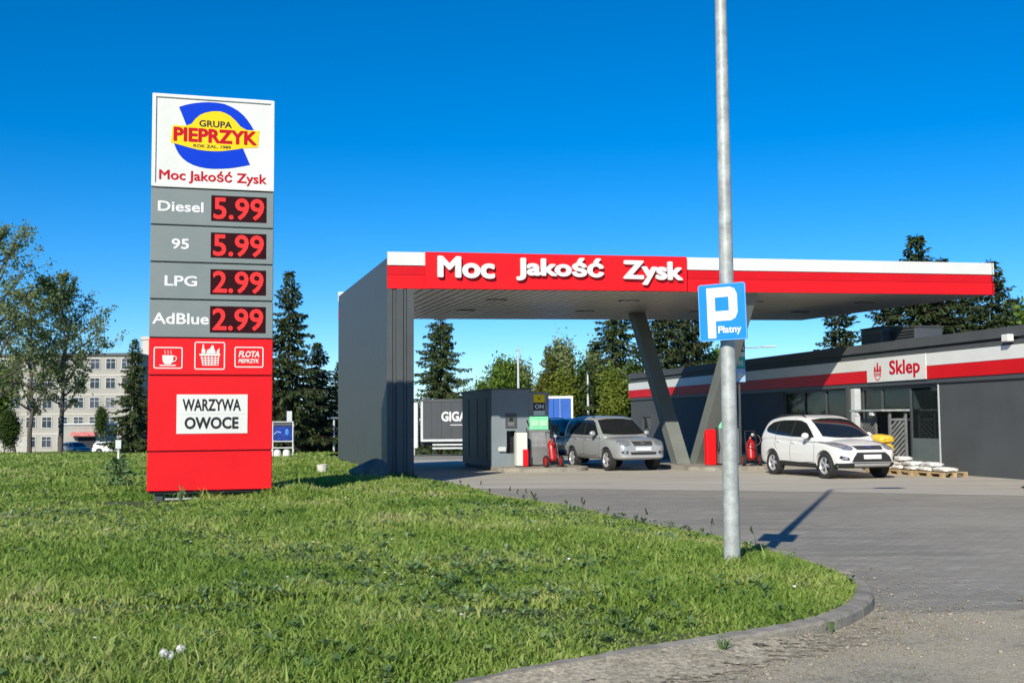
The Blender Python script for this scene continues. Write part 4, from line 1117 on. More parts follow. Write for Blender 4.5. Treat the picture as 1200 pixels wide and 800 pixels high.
BOXY = dict(
    pillars=[[(-0.34, 1.12), (-0.30, 1.61), (-0.37, 1.61), (-0.41, 1.12)], [(-1.16, 1.14), (-1.10, 1.60), (-1.18, 1.60), (-1.23, 1.14)]],
    hw=0.90, rad=0.35, xf=1.30, xr=-1.32, spokes=5, wiper_z=1.14,
    lower=[(-2.18, 0.44, 0.92, 0.66, 0.02), (-2.16, 0.40, 0.98, 0.78, 0.03), (-2.06, 0.36, 1.05, 0.86, 0.02), (-1.7, 0.34, 1.08, 0.89, 0.02), (-0.9, 0.33, 1.07, 0.90, 0.02), (0.0, 0.33, 1.05, 0.90, 0.02),
           (0.72, 0.33, 1.04, 0.90, 0.03), (1.0, 0.33, 1.045, 0.895, 0.05), (1.5, 0.34, 1.02, 0.88, 0.05), (1.88, 0.34, 0.965, 0.85, 0.045), (2.08, 0.36, 0.88, 0.79, 0.03), (2.17, 0.40, 0.78, 0.68, 0.02), (2.19, 0.45, 0.72, 0.60, 0.02)],
    cabin=[(-2.10, 0.95, 1.10, 0.80, 0.76, 1.08), (-2.05, 0.95, 1.42, 0.84, 0.72, 1.09), (-1.97, 0.95, 1.64, 0.86, 0.70, 1.09), (-1.75, 0.95, 1.71, 0.87, 0.68, 1.09), (-1.0, 0.95, 1.74, 0.875, 0.68, 1.08), (-0.3, 0.95, 1.735, 0.875, 0.68, 1.07),
           (0.10, 0.95, 1.695, 0.875, 0.67, 1.06), (0.38, 0.95, 1.52, 0.87, 0.70, 1.06), (0.66, 0.95, 1.30, 0.86, 0.75, 1.05), (0.92, 0.95, 1.12, 0.83, 0.78, 1.04), (1.10, 0.93, 1.04, 0.76, 0.70, 1.02)],
    windscreen=[(-0.76, 1.16), (-0.4, 1.13), (0, 1.125), (0.4, 1.13), (0.76, 1.16), (0.63, 1.60), (0.3, 1.64), (0, 1.645), (-0.3, 1.64), (-0.63, 1.60)],
    rear_window=[(-0.62, 1.18), (0.62, 1.18), (0.55, 1.56), (-0.55, 1.56)],
    side_windows=[[(0.66, 1.12), (0.42, 1.34), (0.22, 1.52), (0.02, 1.60), (-0.30, 1.61), (-0.34, 1.12)], [(-0.41, 1.12), (-0.37, 1.61), (-1.10, 1.60), (-1.16, 1.14)], [(-1.23, 1.14), (-1.18, 1.60), (-1.72, 1.56), (-1.86, 1.42), (-1.86, 1.18)]],
    headlight=[(0.42, 0.82), (0.60, 0.79), (0.75, 0.82), (0.80, 0.90), (0.74, 0.965), (0.55, 0.955), (0.44, 0.92)],
    tail_light=[(0.68, 0.86), (0.82, 0.86), (0.82, 1.12), (0.72, 1.12)],
    seams=[[(0.80, 0.52), (0.84, 0.80), (0.78, 1.06)], [(-0.37, 0.48), (-0.37, 0.8), (-0.375, 1.09)], [(-1.05, 0.78), (-1.19, 0.96), (-1.19, 1.11)], [(0.80, 0.50), (0.2, 0.47), (-0.85, 0.49)]],
    sill=[(0.90, 0.36), (0.90, 0.47), (-0.90, 0.48), (-0.90, 0.36)],
    handles=[(-0.2, 0.98), (-1.0, 0.99)], mirror=(0.54, 0.88, 1.14), fog=[(0.52, 0.56), (0.62, 0.54), (0.72, 0.56), (0.74, 0.62), (0.66, 0.64), (0.54, 0.63)],
    rails=(-1.6, 0.0, 0.62),
    front=[('grille', trap(0.32, 0.36, 0.80, 0.93), M_CLAD, 0.008), ('grille_bar', trap(0.335, 0.34, 0.83, 0.85), M_CHROME, 0.016), ('grille_bar', trap(0.35, 0.355, 0.885, 0.905), M_CHROME, 0.016),
           ('badge', [(0.07 * math.cos(i * math.pi / 8), 0.868 + 0.05 * math.sin(i * math.pi / 8)) for i in range(16)], M_CHROME, 0.03),
           ('lower_grille', trap(0.42, 0.46, 0.52, 0.60), M_CLAD, 0.008),
           ('number_plate', trap(0.26, 0.26, 0.64, 0.75), M_PLATE, 0.03), ('bumper_step', trap(0.72, 0.72, 0.43, 0.48), M_ALLOY, 0.02)],
    back=[('number_plate', trap(0.26, 0.26, 0.78, 0.88), M_PLATE, 0.02), ('bumper_skirt', trap(0.7, 0.7, 0.44, 0.60), M_CLAD, 0.01)])
WAGON = dict(CROSSOVER)
sc_z = lambda z: z * 0.84
WAGON['lower'] = [(x, zb * 0.75, sc_z(zt), hw * 0.96, c) for x, zb, zt, hw, c in CROSSOVER['lower']]
WAGON['cabin'] = [(x, sc_z(a), sc_z(zt), hb * 0.96, hr * 0.96, sc_z(bz)) for x, a, zt, hb, hr, bz in CROSSOVER['cabin']]
for k in ('windscreen', 'rear_window', 'headlight', 'tail_light'): WAGON[k] = [(a * 0.96, sc_z(b)) for a, b in CROSSOVER[k]]
WAGON['side_windows'] = [[(a, sc_z(b)) for a, b in p] for p in CROSSOVER['side_windows']]
WAGON['pillars'] = []; WAGON['seams'] = []; WAGON['front'] = []; WAGON['back'] = []; WAGON['rad'] = 0.31; WAGON['hw'] = 0.88

HEAD = (0.36, -0.933)
car('parked_car', 'white compact crossover car with roof rails parked before the shop entrance', 'car', (8.76, 31.75, 0.004), (0.29, -0.957), CROSSOVER, paint('white_paint', (0.74, 0.74, 0.70)))
sil = dict(BOXY); sil['rail_mat'] = M_CLAD; sil['sill_mat'] = mat('silver_cladding', (0.30, 0.31, 0.31), 0.5, 0.2)
car('parked_car', 'silver boxy off road car refuelling left of the slanted columns', 'car', (3.3, 37.4, 0.004), HEAD, sil, paint('silver_paint', (0.39, 0.41, 0.415), 0.3, 0.34))
car('parked_car', 'dark blue off road car waiting behind the silver car', 'car', (2.55, 43.0, -0.06), HEAD, BOXY, paint('dark_blue_paint', (0.012, 0.03, 0.10), 0.2, 0.25))
car('parked_car', 'black car at the forecourt edge, only its front wheel and bumper in view', 'car', (13.5, 25.0, 0.0), (-0.93, -0.36), CROSSOVER, paint('black_paint', (0.012, 0.012, 0.014), 0.1, 0.25))
car('parked_car', 'white estate car parked in front of the far pale office block', 'car', (-45.2, 128, H(0, 128) + 0.0), (1, 0.05), WAGON, paint('white_paint', (0.75, 0.76, 0.77)), detail=False)
car('parked_car', 'grey car parked left of the white estate car by the pale office block', 'car', (-50.6, 131, H(0, 131)), (0.75, -0.66), WAGON, paint('grey_paint', (0.22, 0.23, 0.24), 0.3), detail=False)

def truck_wheel(t, x, y, rad=0.48, wd=0.3):
    s = 1 if y > 0 else -1
    M = Matrix.Translation((x, y, rad)) @ Matrix.Rotation(R(-90 * s), 4, 'X'); h = wd / 2
    w_ = MB().lathe([(rad * 0.58, -h), (rad * 0.95, -h), (rad, -h * 0.8), (rad, h * 0.8), (rad * 0.95, h), (rad * 0.58, h * 0.9), (rad * 0.58, -h)], 24, M).build('wheel', M_TYRE, t, smooth=True)
    MB().lathe([(0, h * 0.8), (rad * 0.25, h * 0.8), (rad * 0.3, h * 0.3), (rad * 0.56, h * 0.5), (rad * 0.57, h * 0.9), (rad * 0.58, h * 0.4)], 20, M).build('rim', M_PALE, w_, smooth=True)

def curtain_truck():
    Y = 78.0
    t = thing('delivery_truck', 'grey curtain sided truck with white lettering parked beyond the canopy', 'truck', (-6.55, Y, H(0, Y)), R(2))
    gm = mat('curtain_grey', (0.055, 0.06, 0.065), 0.6, 0, 0.12, 1.2, 0.15, 3)
    # local x: front of cab at -2.4, body 0..8.2
    MB().box(0.22, 8.3, 0.0, 2.5, 1.02, 3.9).build('cargo_box', M_SLATE2, t, bevel=0.02)
    cu = MB()
    x = 0.3
    while x < 8.2:
        cu.box(x, x + 0.665, -0.02, 0.0, 1.20, 3.74); x += 0.67
    cur = cu.build('curtain', gm, t, bevel=0.008)
    link('truck_writing', text_mesh('GIGA', 1.75, 0.68, 0.01, 0.035, at=(2.50, 2.72), y=-0.03), M_LETTER, cur)
    MB().box(2.25, 3.2, -0.027, -0.021, 2.11, 2.16).build('writing_underline', M_LETTER, cur)
    MB().box(0.2, 8.32, -0.035, 0.0, 1.0, 1.16).build('side_rail', M_PALE, t); MB().box(0.2, 8.32, -0.035, 0.0, 3.76, 3.92).build('roof_rail', M_SLATE, t)
    MB().box(0.2, 0.36, -0.04, 0.05, 1.17, 3.75).build('corner_post', M_PALE, t)
    c = MB().prism([(-2.1, 0.55), (-2.2, 1.5), (-1.95, 2.7), (-1.5, 3.5), (0.0, 3.72), (0.0, 0.55)], 0.05, 2.45).build('cab', paint('cab_white', (0.75, 0.76, 0.76)), t, bevel=0.05, seg=2)
    MB().prism([(-1.75, 1.7), (-1.55, 2.6), (-0.75, 2.6), (-0.75, 1.7)], 0.035, 0.052).build('side_window', M_CARGLASS, c)
    MB().box(-0.0, 8.2, 0.55, 0.75, 0.7, 1.0).build('chassis', M_BLACK, t); MB().box(0.0, 8.2, 1.75, 1.95, 0.7, 1.0).build('chassis', M_BLACK, t)
    for z in (0.48, 0.72): MB().box(1.0, 5.4, 0.02, 0.06, z, z + 0.12).build('side_guard', M_PALE, t)
    for x in (-1.0, 6.2, 7.4):
        for y in (0.2, 2.3): truck_wheel(t, x, y if y > 1 else 0.2)
    MB().box(8.2, 8.35, 0.1, 2.4, 0.5, 0.65).build('rear_bumper', M_BLACK, t)
curtain_truck()
def box_truck():
    Y = 74.0
    t = thing('delivery_truck', 'blue box truck with white rear frame parked behind the fuel pump', 'truck', (1.45, Y, H(0, Y)), R(-4))
    blue = mat('truck_blue', (0.012, 0.10, 0.42), 0.45, 0, 0.08, 1)
    MB().box(0.06, 2.46, 0.06, 6.5, 1.15, 3.85).build('cargo_box', mat('truck_side', (0.05, 0.09, 0.12), 0.5), t)
    d = MB()
    d.box(0.14, 1.24, 0.0, 0.06, 1.86, 3.72); d.box(1.26, 2.36, 0.0, 0.06, 1.86, 3.72)
    d.build('rear_door', blue, t, bevel=0.01)
    fr = MB(); fr.box(0, 0.12, -0.02, 0.10, 1.7, 3.9); fr.box(2.38, 2.52, -0.02, 0.10, 1.7, 3.9); fr.box(0.12, 2.38, -0.02, 0.1, 3.74, 3.9); fr.box(0.12, 2.38, -0.02, 0.1, 1.7, 1.84)
    fr.build('rear_frame', M_WHITE, t)
    MB().box(0.1, 2.42, -0.04, 0.05, 0.75, 1.68).build('tail_lift', mat('truck_navy', (0.008, 0.015, 0.07), 0.5), t)
    for x in (0.85, 1.65): MB().box(x, x + 0.03, -0.03, 0.0, 1.9, 3.7).build('lock_bar', M_GALV, t)
    MB().box(0.1, 2.42, 6.55, 8.2, 0.6, 2.9).build('cab', blue, t, bevel=0.08)
    for y in (1.4, 7.2):
        for x in (0.25, 2.25):
            M = Matrix.Translation((x, y, 0.48)) @ Matrix.Rotation(R(90 if x > 1 else -90), 4, 'Y')
            w_ = MB().lathe([(0.28, -0.15), (0.46, -0.15), (0.48, -0.1), (0.48, 0.1), (0.46, 0.15), (0.28, 0.13), (0.28, -0.15)], 20, M).build('wheel', M_TYRE, t, smooth=True)
            MB().lathe([(0, 0.05), (0.28, 0.1)], 16, M).build('rim', M_PALE, w_)
    for x in (0.2, 2.1): MB().box(x, x + 0.22, -0.07, -0.04, 0.8, 0.92).build('tail_light', M_REDLAMP, t)
box_truck()
# ------------------------------------------------------------------ lamp post, parking sign, small things
def lamp():
    t = thing('street_lamp', 'tall tapered galvanised lamp post at the lawn tip', 'street lamp', (2.16, 11.25, 0.10), 0)
    hh = 8.8
    m = MB(); m.lathe([(0.084, -0.2), (0.083, 0.0), (0.077, 1.5), (0.059, 5.6), (0.046, hh), (0.0, hh + 0.02)], 28)
    m.build('pole', M_GALV, t, smooth=True)
    MB().box(-0.05, 0.05, -0.104, -0.085, 0.75, 1.15).build('service_hatch', M_GALV, t, bevel=0.004) if False else None
    a = MB(); a.path(catmull([(0, 0, hh - 0.1), (0.05, -0.02, hh + 0.15), (0.4, -0.05, hh + 0.3), (1.0, -0.1, hh + 0.33)], 5), 0.03, 8); a.build('arm', M_GALV, t, smooth=True)
    hd = MB(); hd.prism([(0.9, hh + 0.27), (1.0, hh + 0.4), (1.5, hh + 0.42), (1.62, hh + 0.33), (1.6, hh + 0.27)], -0.24, 0.04); hd.build('lamp_head', M_PALE, t, bevel=0.02)
lamp()

def parking_sign():
    t = thing('parking_sign', 'blue paid parking sign with a white letter P on the lamp post', 'sign', (2.085, 11.11, 2.66), R(-26))
    tilt = lambda v: Matrix.Rotation(R(-1.4), 3, 'Y') @ v
    tl = Matrix.Rotation(R(-1.4), 4, 'Y')
    blue = mat('sign_blue', (0.004, 0.235, 0.72), 0.35, 0, 0.03, 3)
    hw = 0.24
    pl = MB().prism(rrect(-hw, hw, -hw - 0.043, hw + 0.043, 0.025), 0, 0.012).build('plate', blue, t, warp=tilt)
    # thin pale edge
    o = rrect(-hw + 0.004, hw - 0.004, -hw - 0.039, hw + 0.039, 0.022); i = rrect(-hw + 0.008, hw - 0.008, -hw - 0.035, hw + 0.035, 0.018); n = len(o)
    b = MB(); b.add([(x, -0.0015, z) for x, z in o] + [(x, -0.0015, z) for x, z in i], [(k, (k + 1) % n, n + (k + 1) % n, n + k) for k in range(n)])
    b.build('border', M_LBLUE, pl, warp=tilt)
    # the letter: stem, and a bowl with a square eye
    outer = [(-0.175, -0.255), (-0.08, -0.255), (-0.08, -0.088), (0.10, -0.088), (0.150, -0.065), (0.178, -0.01), (0.178, 0.17), (0.15, 0.225), (0.10, 0.245), (-0.175, 0.245)]
    hole = [(-0.08, 0.01), (0.078, 0.01), (0.078, 0.148), (-0.08, 0.148)]
    pts = [Vector(p) for p in outer + hole]; no = len(outer)
    r = delaunay_2d_cdt(pts, [(k, (k + 1) % no) for k in range(no)] + [(no + k, no + (k + 1) % 4) for k in range(4)], [], 0, 1e-6)
    f = []
    for tr in r[2]:
        c = sum((Vector(r[0][k]) for k in tr), Vector((0, 0))) / len(tr)
        P = np.array([[c.x, c.y]])
        if inside(P, outer)[0] and not inside(P, hole)[0]: f.append(tuple(tr))
    L = MB(); L.add([(p[0] * 0.87, -0.003, p[1]) for p in r[0]], f); L.build('letter', M_LETTER, pl, warp=tilt)
    o = link('word', text_mesh('Płatny', 0.232, 0.092, 0.001, 0.024, at=(0.068, -0.185), y=-0.003), M_LETTER, pl)
    o.data.transform(tl)
    c = MB()
    for z in (-0.15, 0.15): c.box(-0.12, 0.12, 0.012, 0.03, z - 0.015, z + 0.015); c.box(-0.03, 0.03, 0.03, 0.07, z - 0.02, z + 0.02)
    c.build('clamp', M_GALV, t)
parking_sign()

def far_lamp():
    x, y = 13.3, 66.0
    t = thing('street_lamp', 'distant thin street lamp with an arm, seen above the shop roof', 'street lamp', (x, y, H(x, y)), 0)
    MB().lathe([(0.09, -0.2), (0.05, 6.55), (0, 6.56)], 10).build('pole', M_GALV, t, smooth=True)
    MB().path([(0, 0, 6.5), (0.5, 0, 6.3), (1.6, 0, 6.35)], 0.04, 6).build('arm', M_GALV, t)
    MB().box(1.4, 2.2, -0.12, 0.12, 6.32, 6.42).build('lamp_head', M_PALE, t, bevel=0.02)
far_lamp()
for x, y, hgt, lab in ((0.45, 84, 7.8, 'tall thin grey mast rising beyond the kiosk'), (5.9, 88, 6.2, 'shorter thin mast among the light green trees'),):
    t = thing('mast', lab, 'mast', (x, y, H(x, y)))
    MB().lathe([(0.13, -0.3), (0.07, hgt), (0, hgt + 0.01)], 8).build('pole', M_PALE, t, smooth=True)
    MB().box(-0.1, 0.1, -0.1, 0.1, hgt, hgt + 0.15).build('cap', M_GALV, t)

def marker():
    t = thing('marker_post', 'short white marker post standing in the lawn left of the totem', 'post', (-12.3, 35.3, 0.05))
    MB().lathe([(0.035, -0.2), (0.035, 0.78), (0.03, 0.80), (0, 0.80)], 12).build('post', M_WHITE, t, smooth=True)
    MB().box(-0.09, 0.09, -0.05, -0.036, 0.78, 1.05).build('plate', M_PALE, t, bevel=0.004)
    MB().box(-0.02, 0.02, -0.036, 0.0, 0.7, 1.0).build('bracket', M_GALV, t)
marker()

def bucket():
    t = thing('plastic_bucket', 'small white plastic bucket left on the grass beside the dark canopy wall', 'bucket', (-5.25, 31.2, 0.09))
    m = MB(); m.lathe([(0.0, 0.0), (0.115, 0.0), (0.15, 0.33), (0.16, 0.335), (0.16, 0.355), (0.14, 0.355), (0.108, 0.02), (0.0, 0.02)], 20)
    m.build('body', mat('dirty_white_plastic', (0.66, 0.62, 0.53), 0.5, 0, 0.15, 6), t, smooth=True)
    MB().path([(0.15 * math.cos(a), -0.05 - 0.06 * math.sin(a) , 0.33 - 0.10 * math.sin(a)) for a in [i * math.pi / 8 for i in range(9)]], 0.005, 5).build('handle', M_GALV, t)
bucket()

def boulder():
    bm = bmesh.new(); bmesh.ops.create_icosphere(bm, subdivisions=3, radius=1)
    rnd = random.Random(4)
    pl = [(Vector((rnd.gauss(0, 1), rnd.gauss(0, 1), rnd.gauss(0, 1))).normalized(), rnd.uniform(0.62, 0.85)) for _ in range(14)]
    for v in bm.verts:
        for nrm, d in pl:
            k = v.co.dot(nrm)
            if k > d: v.co -= nrm * (k - d)
        v.co.x *= 0.60; v.co.y *= 0.42; v.co.z = v.co.z * 0.42 + 0.22
    me = bpy.data.meshes.new('boulder'); bm.to_mesh(me); bm.free()
    me.shade_smooth(); me.set_sharp_from_angle(angle=R(22))
    o = link('boulder', me, mat('grey_rock', (0.13, 0.14, 0.13), 0.9, 0, 0.4, 3, 0.6, 12), None, (-3.75, 29.6, 0.06), (0, 0, R(12)))
    tag(o, 'dark grey angular boulder in the grass against the canopy wall', 'boulder')
boulder()

def poster_rack():
    x, y = -12.35, 58
    t = thing('display_rack', 'white tubular rack with blue posters and white jars behind the totem', 'rack', (x, y, H(x, y) + 0.06), R(6))
    m = MB()
    for a in (0, 1.05):
        for b in (0, 0.45): m.tube((a, b, -0.1), (a, b, 1.95), 0.03, n=6)
    for z in (0.62, 0.95, 1.95):
        m.tube((0, 0, z), (1.05, 0, z), 0.025, n=6); m.tube((0, 0.45, z), (1.05, 0.45, z), 0.025, n=6); m.tube((0, 0, z), (0, 0.45, z), 0.025, n=6); m.tube((1.05, 0, z), (1.05, 0.45, z), 0.025, n=6)
    m.build('frame', M_WHITE, t)
    p = MB().box(0.05, 1.0, 0.03, 0.05, 1.0, 1.72).build('poster', mat('poster_blue', (0.01, 0.04, 0.28), 0.35, 0, 0.5, 4), t)
    MB().path([(0.1, 0.028, 1.3), (0.25, 0.028, 1.45), (0.45, 0.028, 1.4)], 0.03, 4).build('poster_mark', M_LBLUE, p); MB().ball((0.75, 0.03, 1.42), 0.14, 8, 0.7, 0.1, 1.2).build('poster_mark', mat('poster_mid_blue', (0.05, 0.22, 0.6), 0.4), p)
    MB().box(0.05, 1.0, 0.03, 0.05, 1.75, 1.93).build('poster_header', M_SLATE2, t)
    for a in (0.25, 0.72): MB().lathe([(0, 0.0), (0.17, 0.0), (0.19, 0.4), (0.12, 0.52), (0, 0.52)], 12, Matrix.Translation((a, 0.22, 0.02))).build('jar', M_SACK, t, smooth=True)
    MB().box(0.72, 0.98, 0.2, 0.26, 1.98, 2.5).build('header_sign', M_PALE, t)
poster_rack()
def pipe_gate():
    x, y = -13.6, 86
    t = thing('pipe_barrier', 'pale pipe barrier frame in front of the dark conifers', 'barrier', (x, y, H(x, y)), 0)
    m = MB()
    for a in (0, 2.0, 6.1): m.tube((a, 0, -0.1), (a, 0, 2.9), 0.08, n=8)
    m.tube((-0.5, 0, 2.85), (6.1, 0, 2.85), 0.08, n=8); m.build('frame', M_PALE, t)
    MB().box(1.0, 1.35, -0.1, 0.1, 0, 2.2).build('pillar', M_WHITE, t, bevel=0.02)
    MB().box(3.9, 4.6, -0.05, 0.05, 1.95, 2.3).build('plate', M_WHITE, t)
    MB().tube((2.0, 0.05, -0.1), (2.0, 0.05, 2.8), 0.24, n=10).build('post', mat('brown_post', (0.30, 0.23, 0.14), 0.8), t)
pipe_gate()

# ------------------------------------------------------------------ goods by the shop door
def sp(x, y, z=0): return shop_pt(x, y, z)
def gas_cage():
    t = thing('lattice_cage', 'dark grey slatted storage cage with a flat canopy beside the shop door', 'storage cage', sp(-2.98, -0.68, 0), SH_YAW)
    Wd, Dp, Hh = 1.62, 0.60, 1.80
    m = MB()
    for x in (0, 0.78, Wd - 0.07):
        m.box(x, x + 0.07, 0, 0.07, 0, Hh)
        if x != 0.78: m.box(x, x + 0.07, Dp - 0.07, Dp, 0, Hh)
    for z in (0.05, 1.52):
        m.box(0.07, 0.78, 0.005, 0.065, z, z + 0.07); m.box(Wd - 0.065, Wd - 0.005, 0.07, Dp - 0.07, z, z + 0.07)
    m.box(0.85, Wd - 0.07, 0.005, 0.065, 0.05, 0.12)
    m.build('frame', M_WOODG, t)
    def slats(w, put):
        m = MB(); z0, z1 = 0.13, 1.51; k = -1.2
        while k < 1.6:
            xa, za, xb, zb = 0.0, z0 + k, w, z0 + k + w
            if za < z0: xa += z0 - za; za = z0
            if zb > z1: xb -= zb - z1; zb = z1
            if xb - xa > 0.06: m.bar(put(xa, za), put(xb, zb), 0.06, 0.02, up=put(0, 1, True))
            k += 0.15
        m.build('slat_panel', M_WOODG, t)
    slats(0.69, lambda a, z, n=False: (0, 1, 0) if n else (0.08 + a, 0.035, z))
    slats(Dp - 0.16, lambda a, z, n=False: (1, 0, 0) if n else (Wd - 0.035, 0.08 + a, z))
    MB().box(-0.12, Wd + 0.12, -0.30, Dp + 0.03, Hh, Hh + 0.06).build('canopy_board', M_GALV, t, bevel=0.01)
    for x in (0.10, 0.95): MB().box(x, x + 0.2, -0.27, -0.15, Hh - 0.13, Hh - 0.004).build('lamp_box', M_WHITE, t, bevel=0.02)
    MB().box(0.06, Wd - 0.06, Dp - 0.03, Dp, 0.05, Hh).build('back_board', M_DARKIN, t)
gas_cage()
def pillow(sx, sy, sz, seed, name='sack'):
    rnd = random.Random(seed)
    bm = bmesh.new(); bmesh.ops.create_cube(bm, size=1)
    bmesh.ops.subdivide_edges(bm, edges=bm.edges, cuts=5, use_grid_fill=True)
    for v in bm.verts:
        x, y, z = v.co * 2
        k = (1 - 0.55 * max(abs(x), abs(y)) ** 3)
        v.co = Vector((x * sx / 2 * (1 - 0.06 * y * y), y * sy / 2 * (1 - 0.06 * x * x), z * sz / 2 * k)) + Vector((rnd.uniform(-1, 1), rnd.uniform(-1, 1), rnd.uniform(-1, 1))) * 0.012
    me = bpy.data.meshes.new(name); bm.to_mesh(me); bm.free(); me.shade_smooth()
    return me
def pallet(x, y, lab, yaw=0):
    t = thing('wooden_pallet', lab, 'pallet', sp(x, y, 0), SH_YAW + yaw, 'wooden pallets by the shop door')
    for k in range(6): MB().box(0, 1.2, k * 0.14, k * 0.14 + 0.1, 0.122, 0.144).build('deck_board', M_WOOD, t)
    for a in (0, 0.53, 1.06):
        for b in (0, 0.35, 0.70): MB().box(a, a + 0.14, b, b + 0.1, 0.022, 0.10).build('block', M_WOOD, t)
    for b in (0, 0.35, 0.70): MB().box(0, 1.2, b, b + 0.1, 0.10, 0.122).build('stringer', M_WOOD, t); MB().box(0, 1.2, b, b + 0.1, 0, 0.022).build('skid', M_WOOD, t)
pallet(-0.38, -1.42, 'wooden pallet loaded with a taller pile of white sacks, nearer the white car')
pallet(0.92, -1.38, 'wooden pallet with a low layer of white sacks against the grey wall', R(3))
spots = [(-1.62, -1.3, 0.145, 'lowest white sack on the taller pile, on the left of its pallet'), (-1.0, -1.28, 0.145, 'lowest white sack on the taller pile, on the right of its pallet'), (-1.62, -1.25, 0.265, 'middle white sack on the left of the taller pile'), (-1.05, -1.27, 0.265, 'topmost white sack on the right of the taller pile'), (-1.6, -1.28, 0.385, 'topmost white sack of all on the taller pile'),
         (-0.3, -1.25, 0.145, 'lowest white sack of the low layer, on the left of its pallet'), (0.32, -1.2, 0.15, 'white sack of the low layer, nearest the grey shop wall'), (-0.28, -1.2, 0.265, 'white sack lying on top of the low layer')]
for i, (x, y, z, lab) in enumerate(spots):
    o = link('sack', pillow(0.62, 0.42, 0.13, i), M_SACK, None, sp(x + 1.54, y + 0.14, z + 0.062), (0, 0, SH_YAW + R(random.Random(i).uniform(-9, 9))))
    tag(o, lab, 'sack', 'white sacks on the pallets')
for i, (x, y, z, lab) in enumerate(((-0.98, -1.25, 0.53, 'lower yellow sack piled between the white car and the slatted cage'), (-0.95, -1.23, 0.77, 'middle yellow sack piled between the white car and the slatted cage'), (-0.96, -1.25, 1.0, 'top yellow sack piled between the white car and the slatted cage'))):
    o = link('sack', pillow(0.72, 0.5, 0.26, 20 + i), M_GOLD, None, sp(x, y, z), (0, R(4), SH_YAW + R(random.Random(i).uniform(-12, 12))))
    tag(o, lab, 'sack', 'yellow sacks by the cage')
o = MB().box(-1.4, -0.56, -1.5, -1.0, 0.0, 0.40)
t = thing('wooden_crate', 'low wooden crate under the yellow sacks', 'crate', SHOP, SH_YAW)
o.build('crate_body', M_WOOD, t, bevel=0.01)
# ------------------------------------------------------------------ far office block
def office():
    Y = 189; t = thing('office_building', 'far pale five storey office block with rows of dark windows', 'building', (-88, Y, H(0, Y) - 0.2), R(1.5))
    wm = mat('pale_render', (0.38, 0.36, 0.31), 0.85, 0, 0.10, 0.15); sm = mat('paler_band', (0.52, 0.50, 0.44), 0.85, 0, 0.08, 0.2)
    Wd, Dp, Hh = 24.8, 13, 16.3
    MB().box(0, Wd, 0, Dp, -1, Hh).build('wall', wm, t)
    MB().box(-0.3, Wd + 0.3, -0.3, Dp + 0.3, Hh, Hh + 0.45).build('roof_slab', M_SLATE, t)
    for k in range(1, 5): MB().box(-0.04, Wd + 0.04, -0.06, -0.002, k * 3.25 - 0.1, k * 3.25 + 0.15).build('floor_band', sm, t)
    fw = MB().frame(0, 1.75, 0, 1.95, 0.12, -0.09, 0.02); fw.box(0.84, 0.91, -0.08, 0.0, 0.1, 1.85); fw.box(0.1, 1.65, -0.08, 0.0, 1.25, 1.32)
    fme = fw.mesh('window'); pme = MB().box(0.1, 1.65, -0.045, -0.01, 0.1, 1.85).mesh('pane')
    pm = [mat('office_pane', c, 0.15) for c in ((0.03, 0.04, 0.05), (0.06, 0.07, 0.085), (0.15, 0.16, 0.16))]
    rnd = random.Random(9); fm = mat('window_frame_white', (0.5, 0.5, 0.48), 0.5)
    first = True
    for r in range(5):
        for c in range(9):
            x = 1.2 + c * 2.62
            f = link('window', fme.copy() if first else fme, fm, t, (x, 0, r * 3.25 + 0.95)); first = False
            link('pane', pme.copy(), pm[0 if rnd.random() < 0.6 else (1 if rnd.random() < 0.7 else 2)], f)
    MB().box(1.0, 1.08, -0.09, -0.01, 0, Hh).build('downpipe', M_SLATE2, t)
    t2 = thing('water_tower', 'pale round tower rising behind the far office block roof', 'tower', (-65.6, 205, H(0, 205)))
    MB().lathe([(2.0, -1), (2.0, 20.0), (2.15, 20.0), (2.15, 20.6), (0, 20.8)], 24).build('shaft', sm, t2, smooth=True)
    # lower annex and yard
    t3 = thing('annex_building', 'low pale grey flat roofed annex in front of the far office block', 'building', (-68.9, 172, H(0, 172)), R(1.5))
    MB().box(0, 6.0, 0, 8, -1, 4.2).build('wall', mat('annex_render', (0.36, 0.35, 0.31), 0.9, 0, 0.15, 0.4), t3); MB().box(-0.2, 6.2, -0.2, 8.2, 4.2, 4.45).build('roof', M_PALE, t3)
    MB().box(2.7, 5.4, -0.02, 0.0, 0, 2.3).build('doorway', M_DARKIN, t3)
    MB().prism([(1.9, 2.5), (5.7, 2.5), (5.5, 3.1), (2.1, 3.1)], -1.2, -0.03).build('awning', mat('awning_pink', (0.55, 0.16, 0.15), 0.7, 0, 0.4, 1.5), t3)
    t4 = thing('boundary_wall', 'low pale wall in front of the far office block', 'wall', (-78, 160, H(0, 160)), R(0))
    m = MB(); m.box(0, 9.2, 0, 0.2, -0.5, 1.75); m.box(8.6, 9.5, -0.05, 0.25, -0.5, 2.4); m.build('masonry', mat('yard_wall', (0.5, 0.48, 0.43), 0.9, 0, 0.15, 0.6), t4)
    MB().prism([(4.6 + 0.55 * math.cos(a), 0.75 + 0.55 * math.sin(a)) for a in [i * math.pi / 7 for i in range(14)]], -0.02, -0.002).build('round_sign', mat('faded_red', (0.5, 0.12, 0.1), 0.7, 0, 0.3, 2), t4)
office()

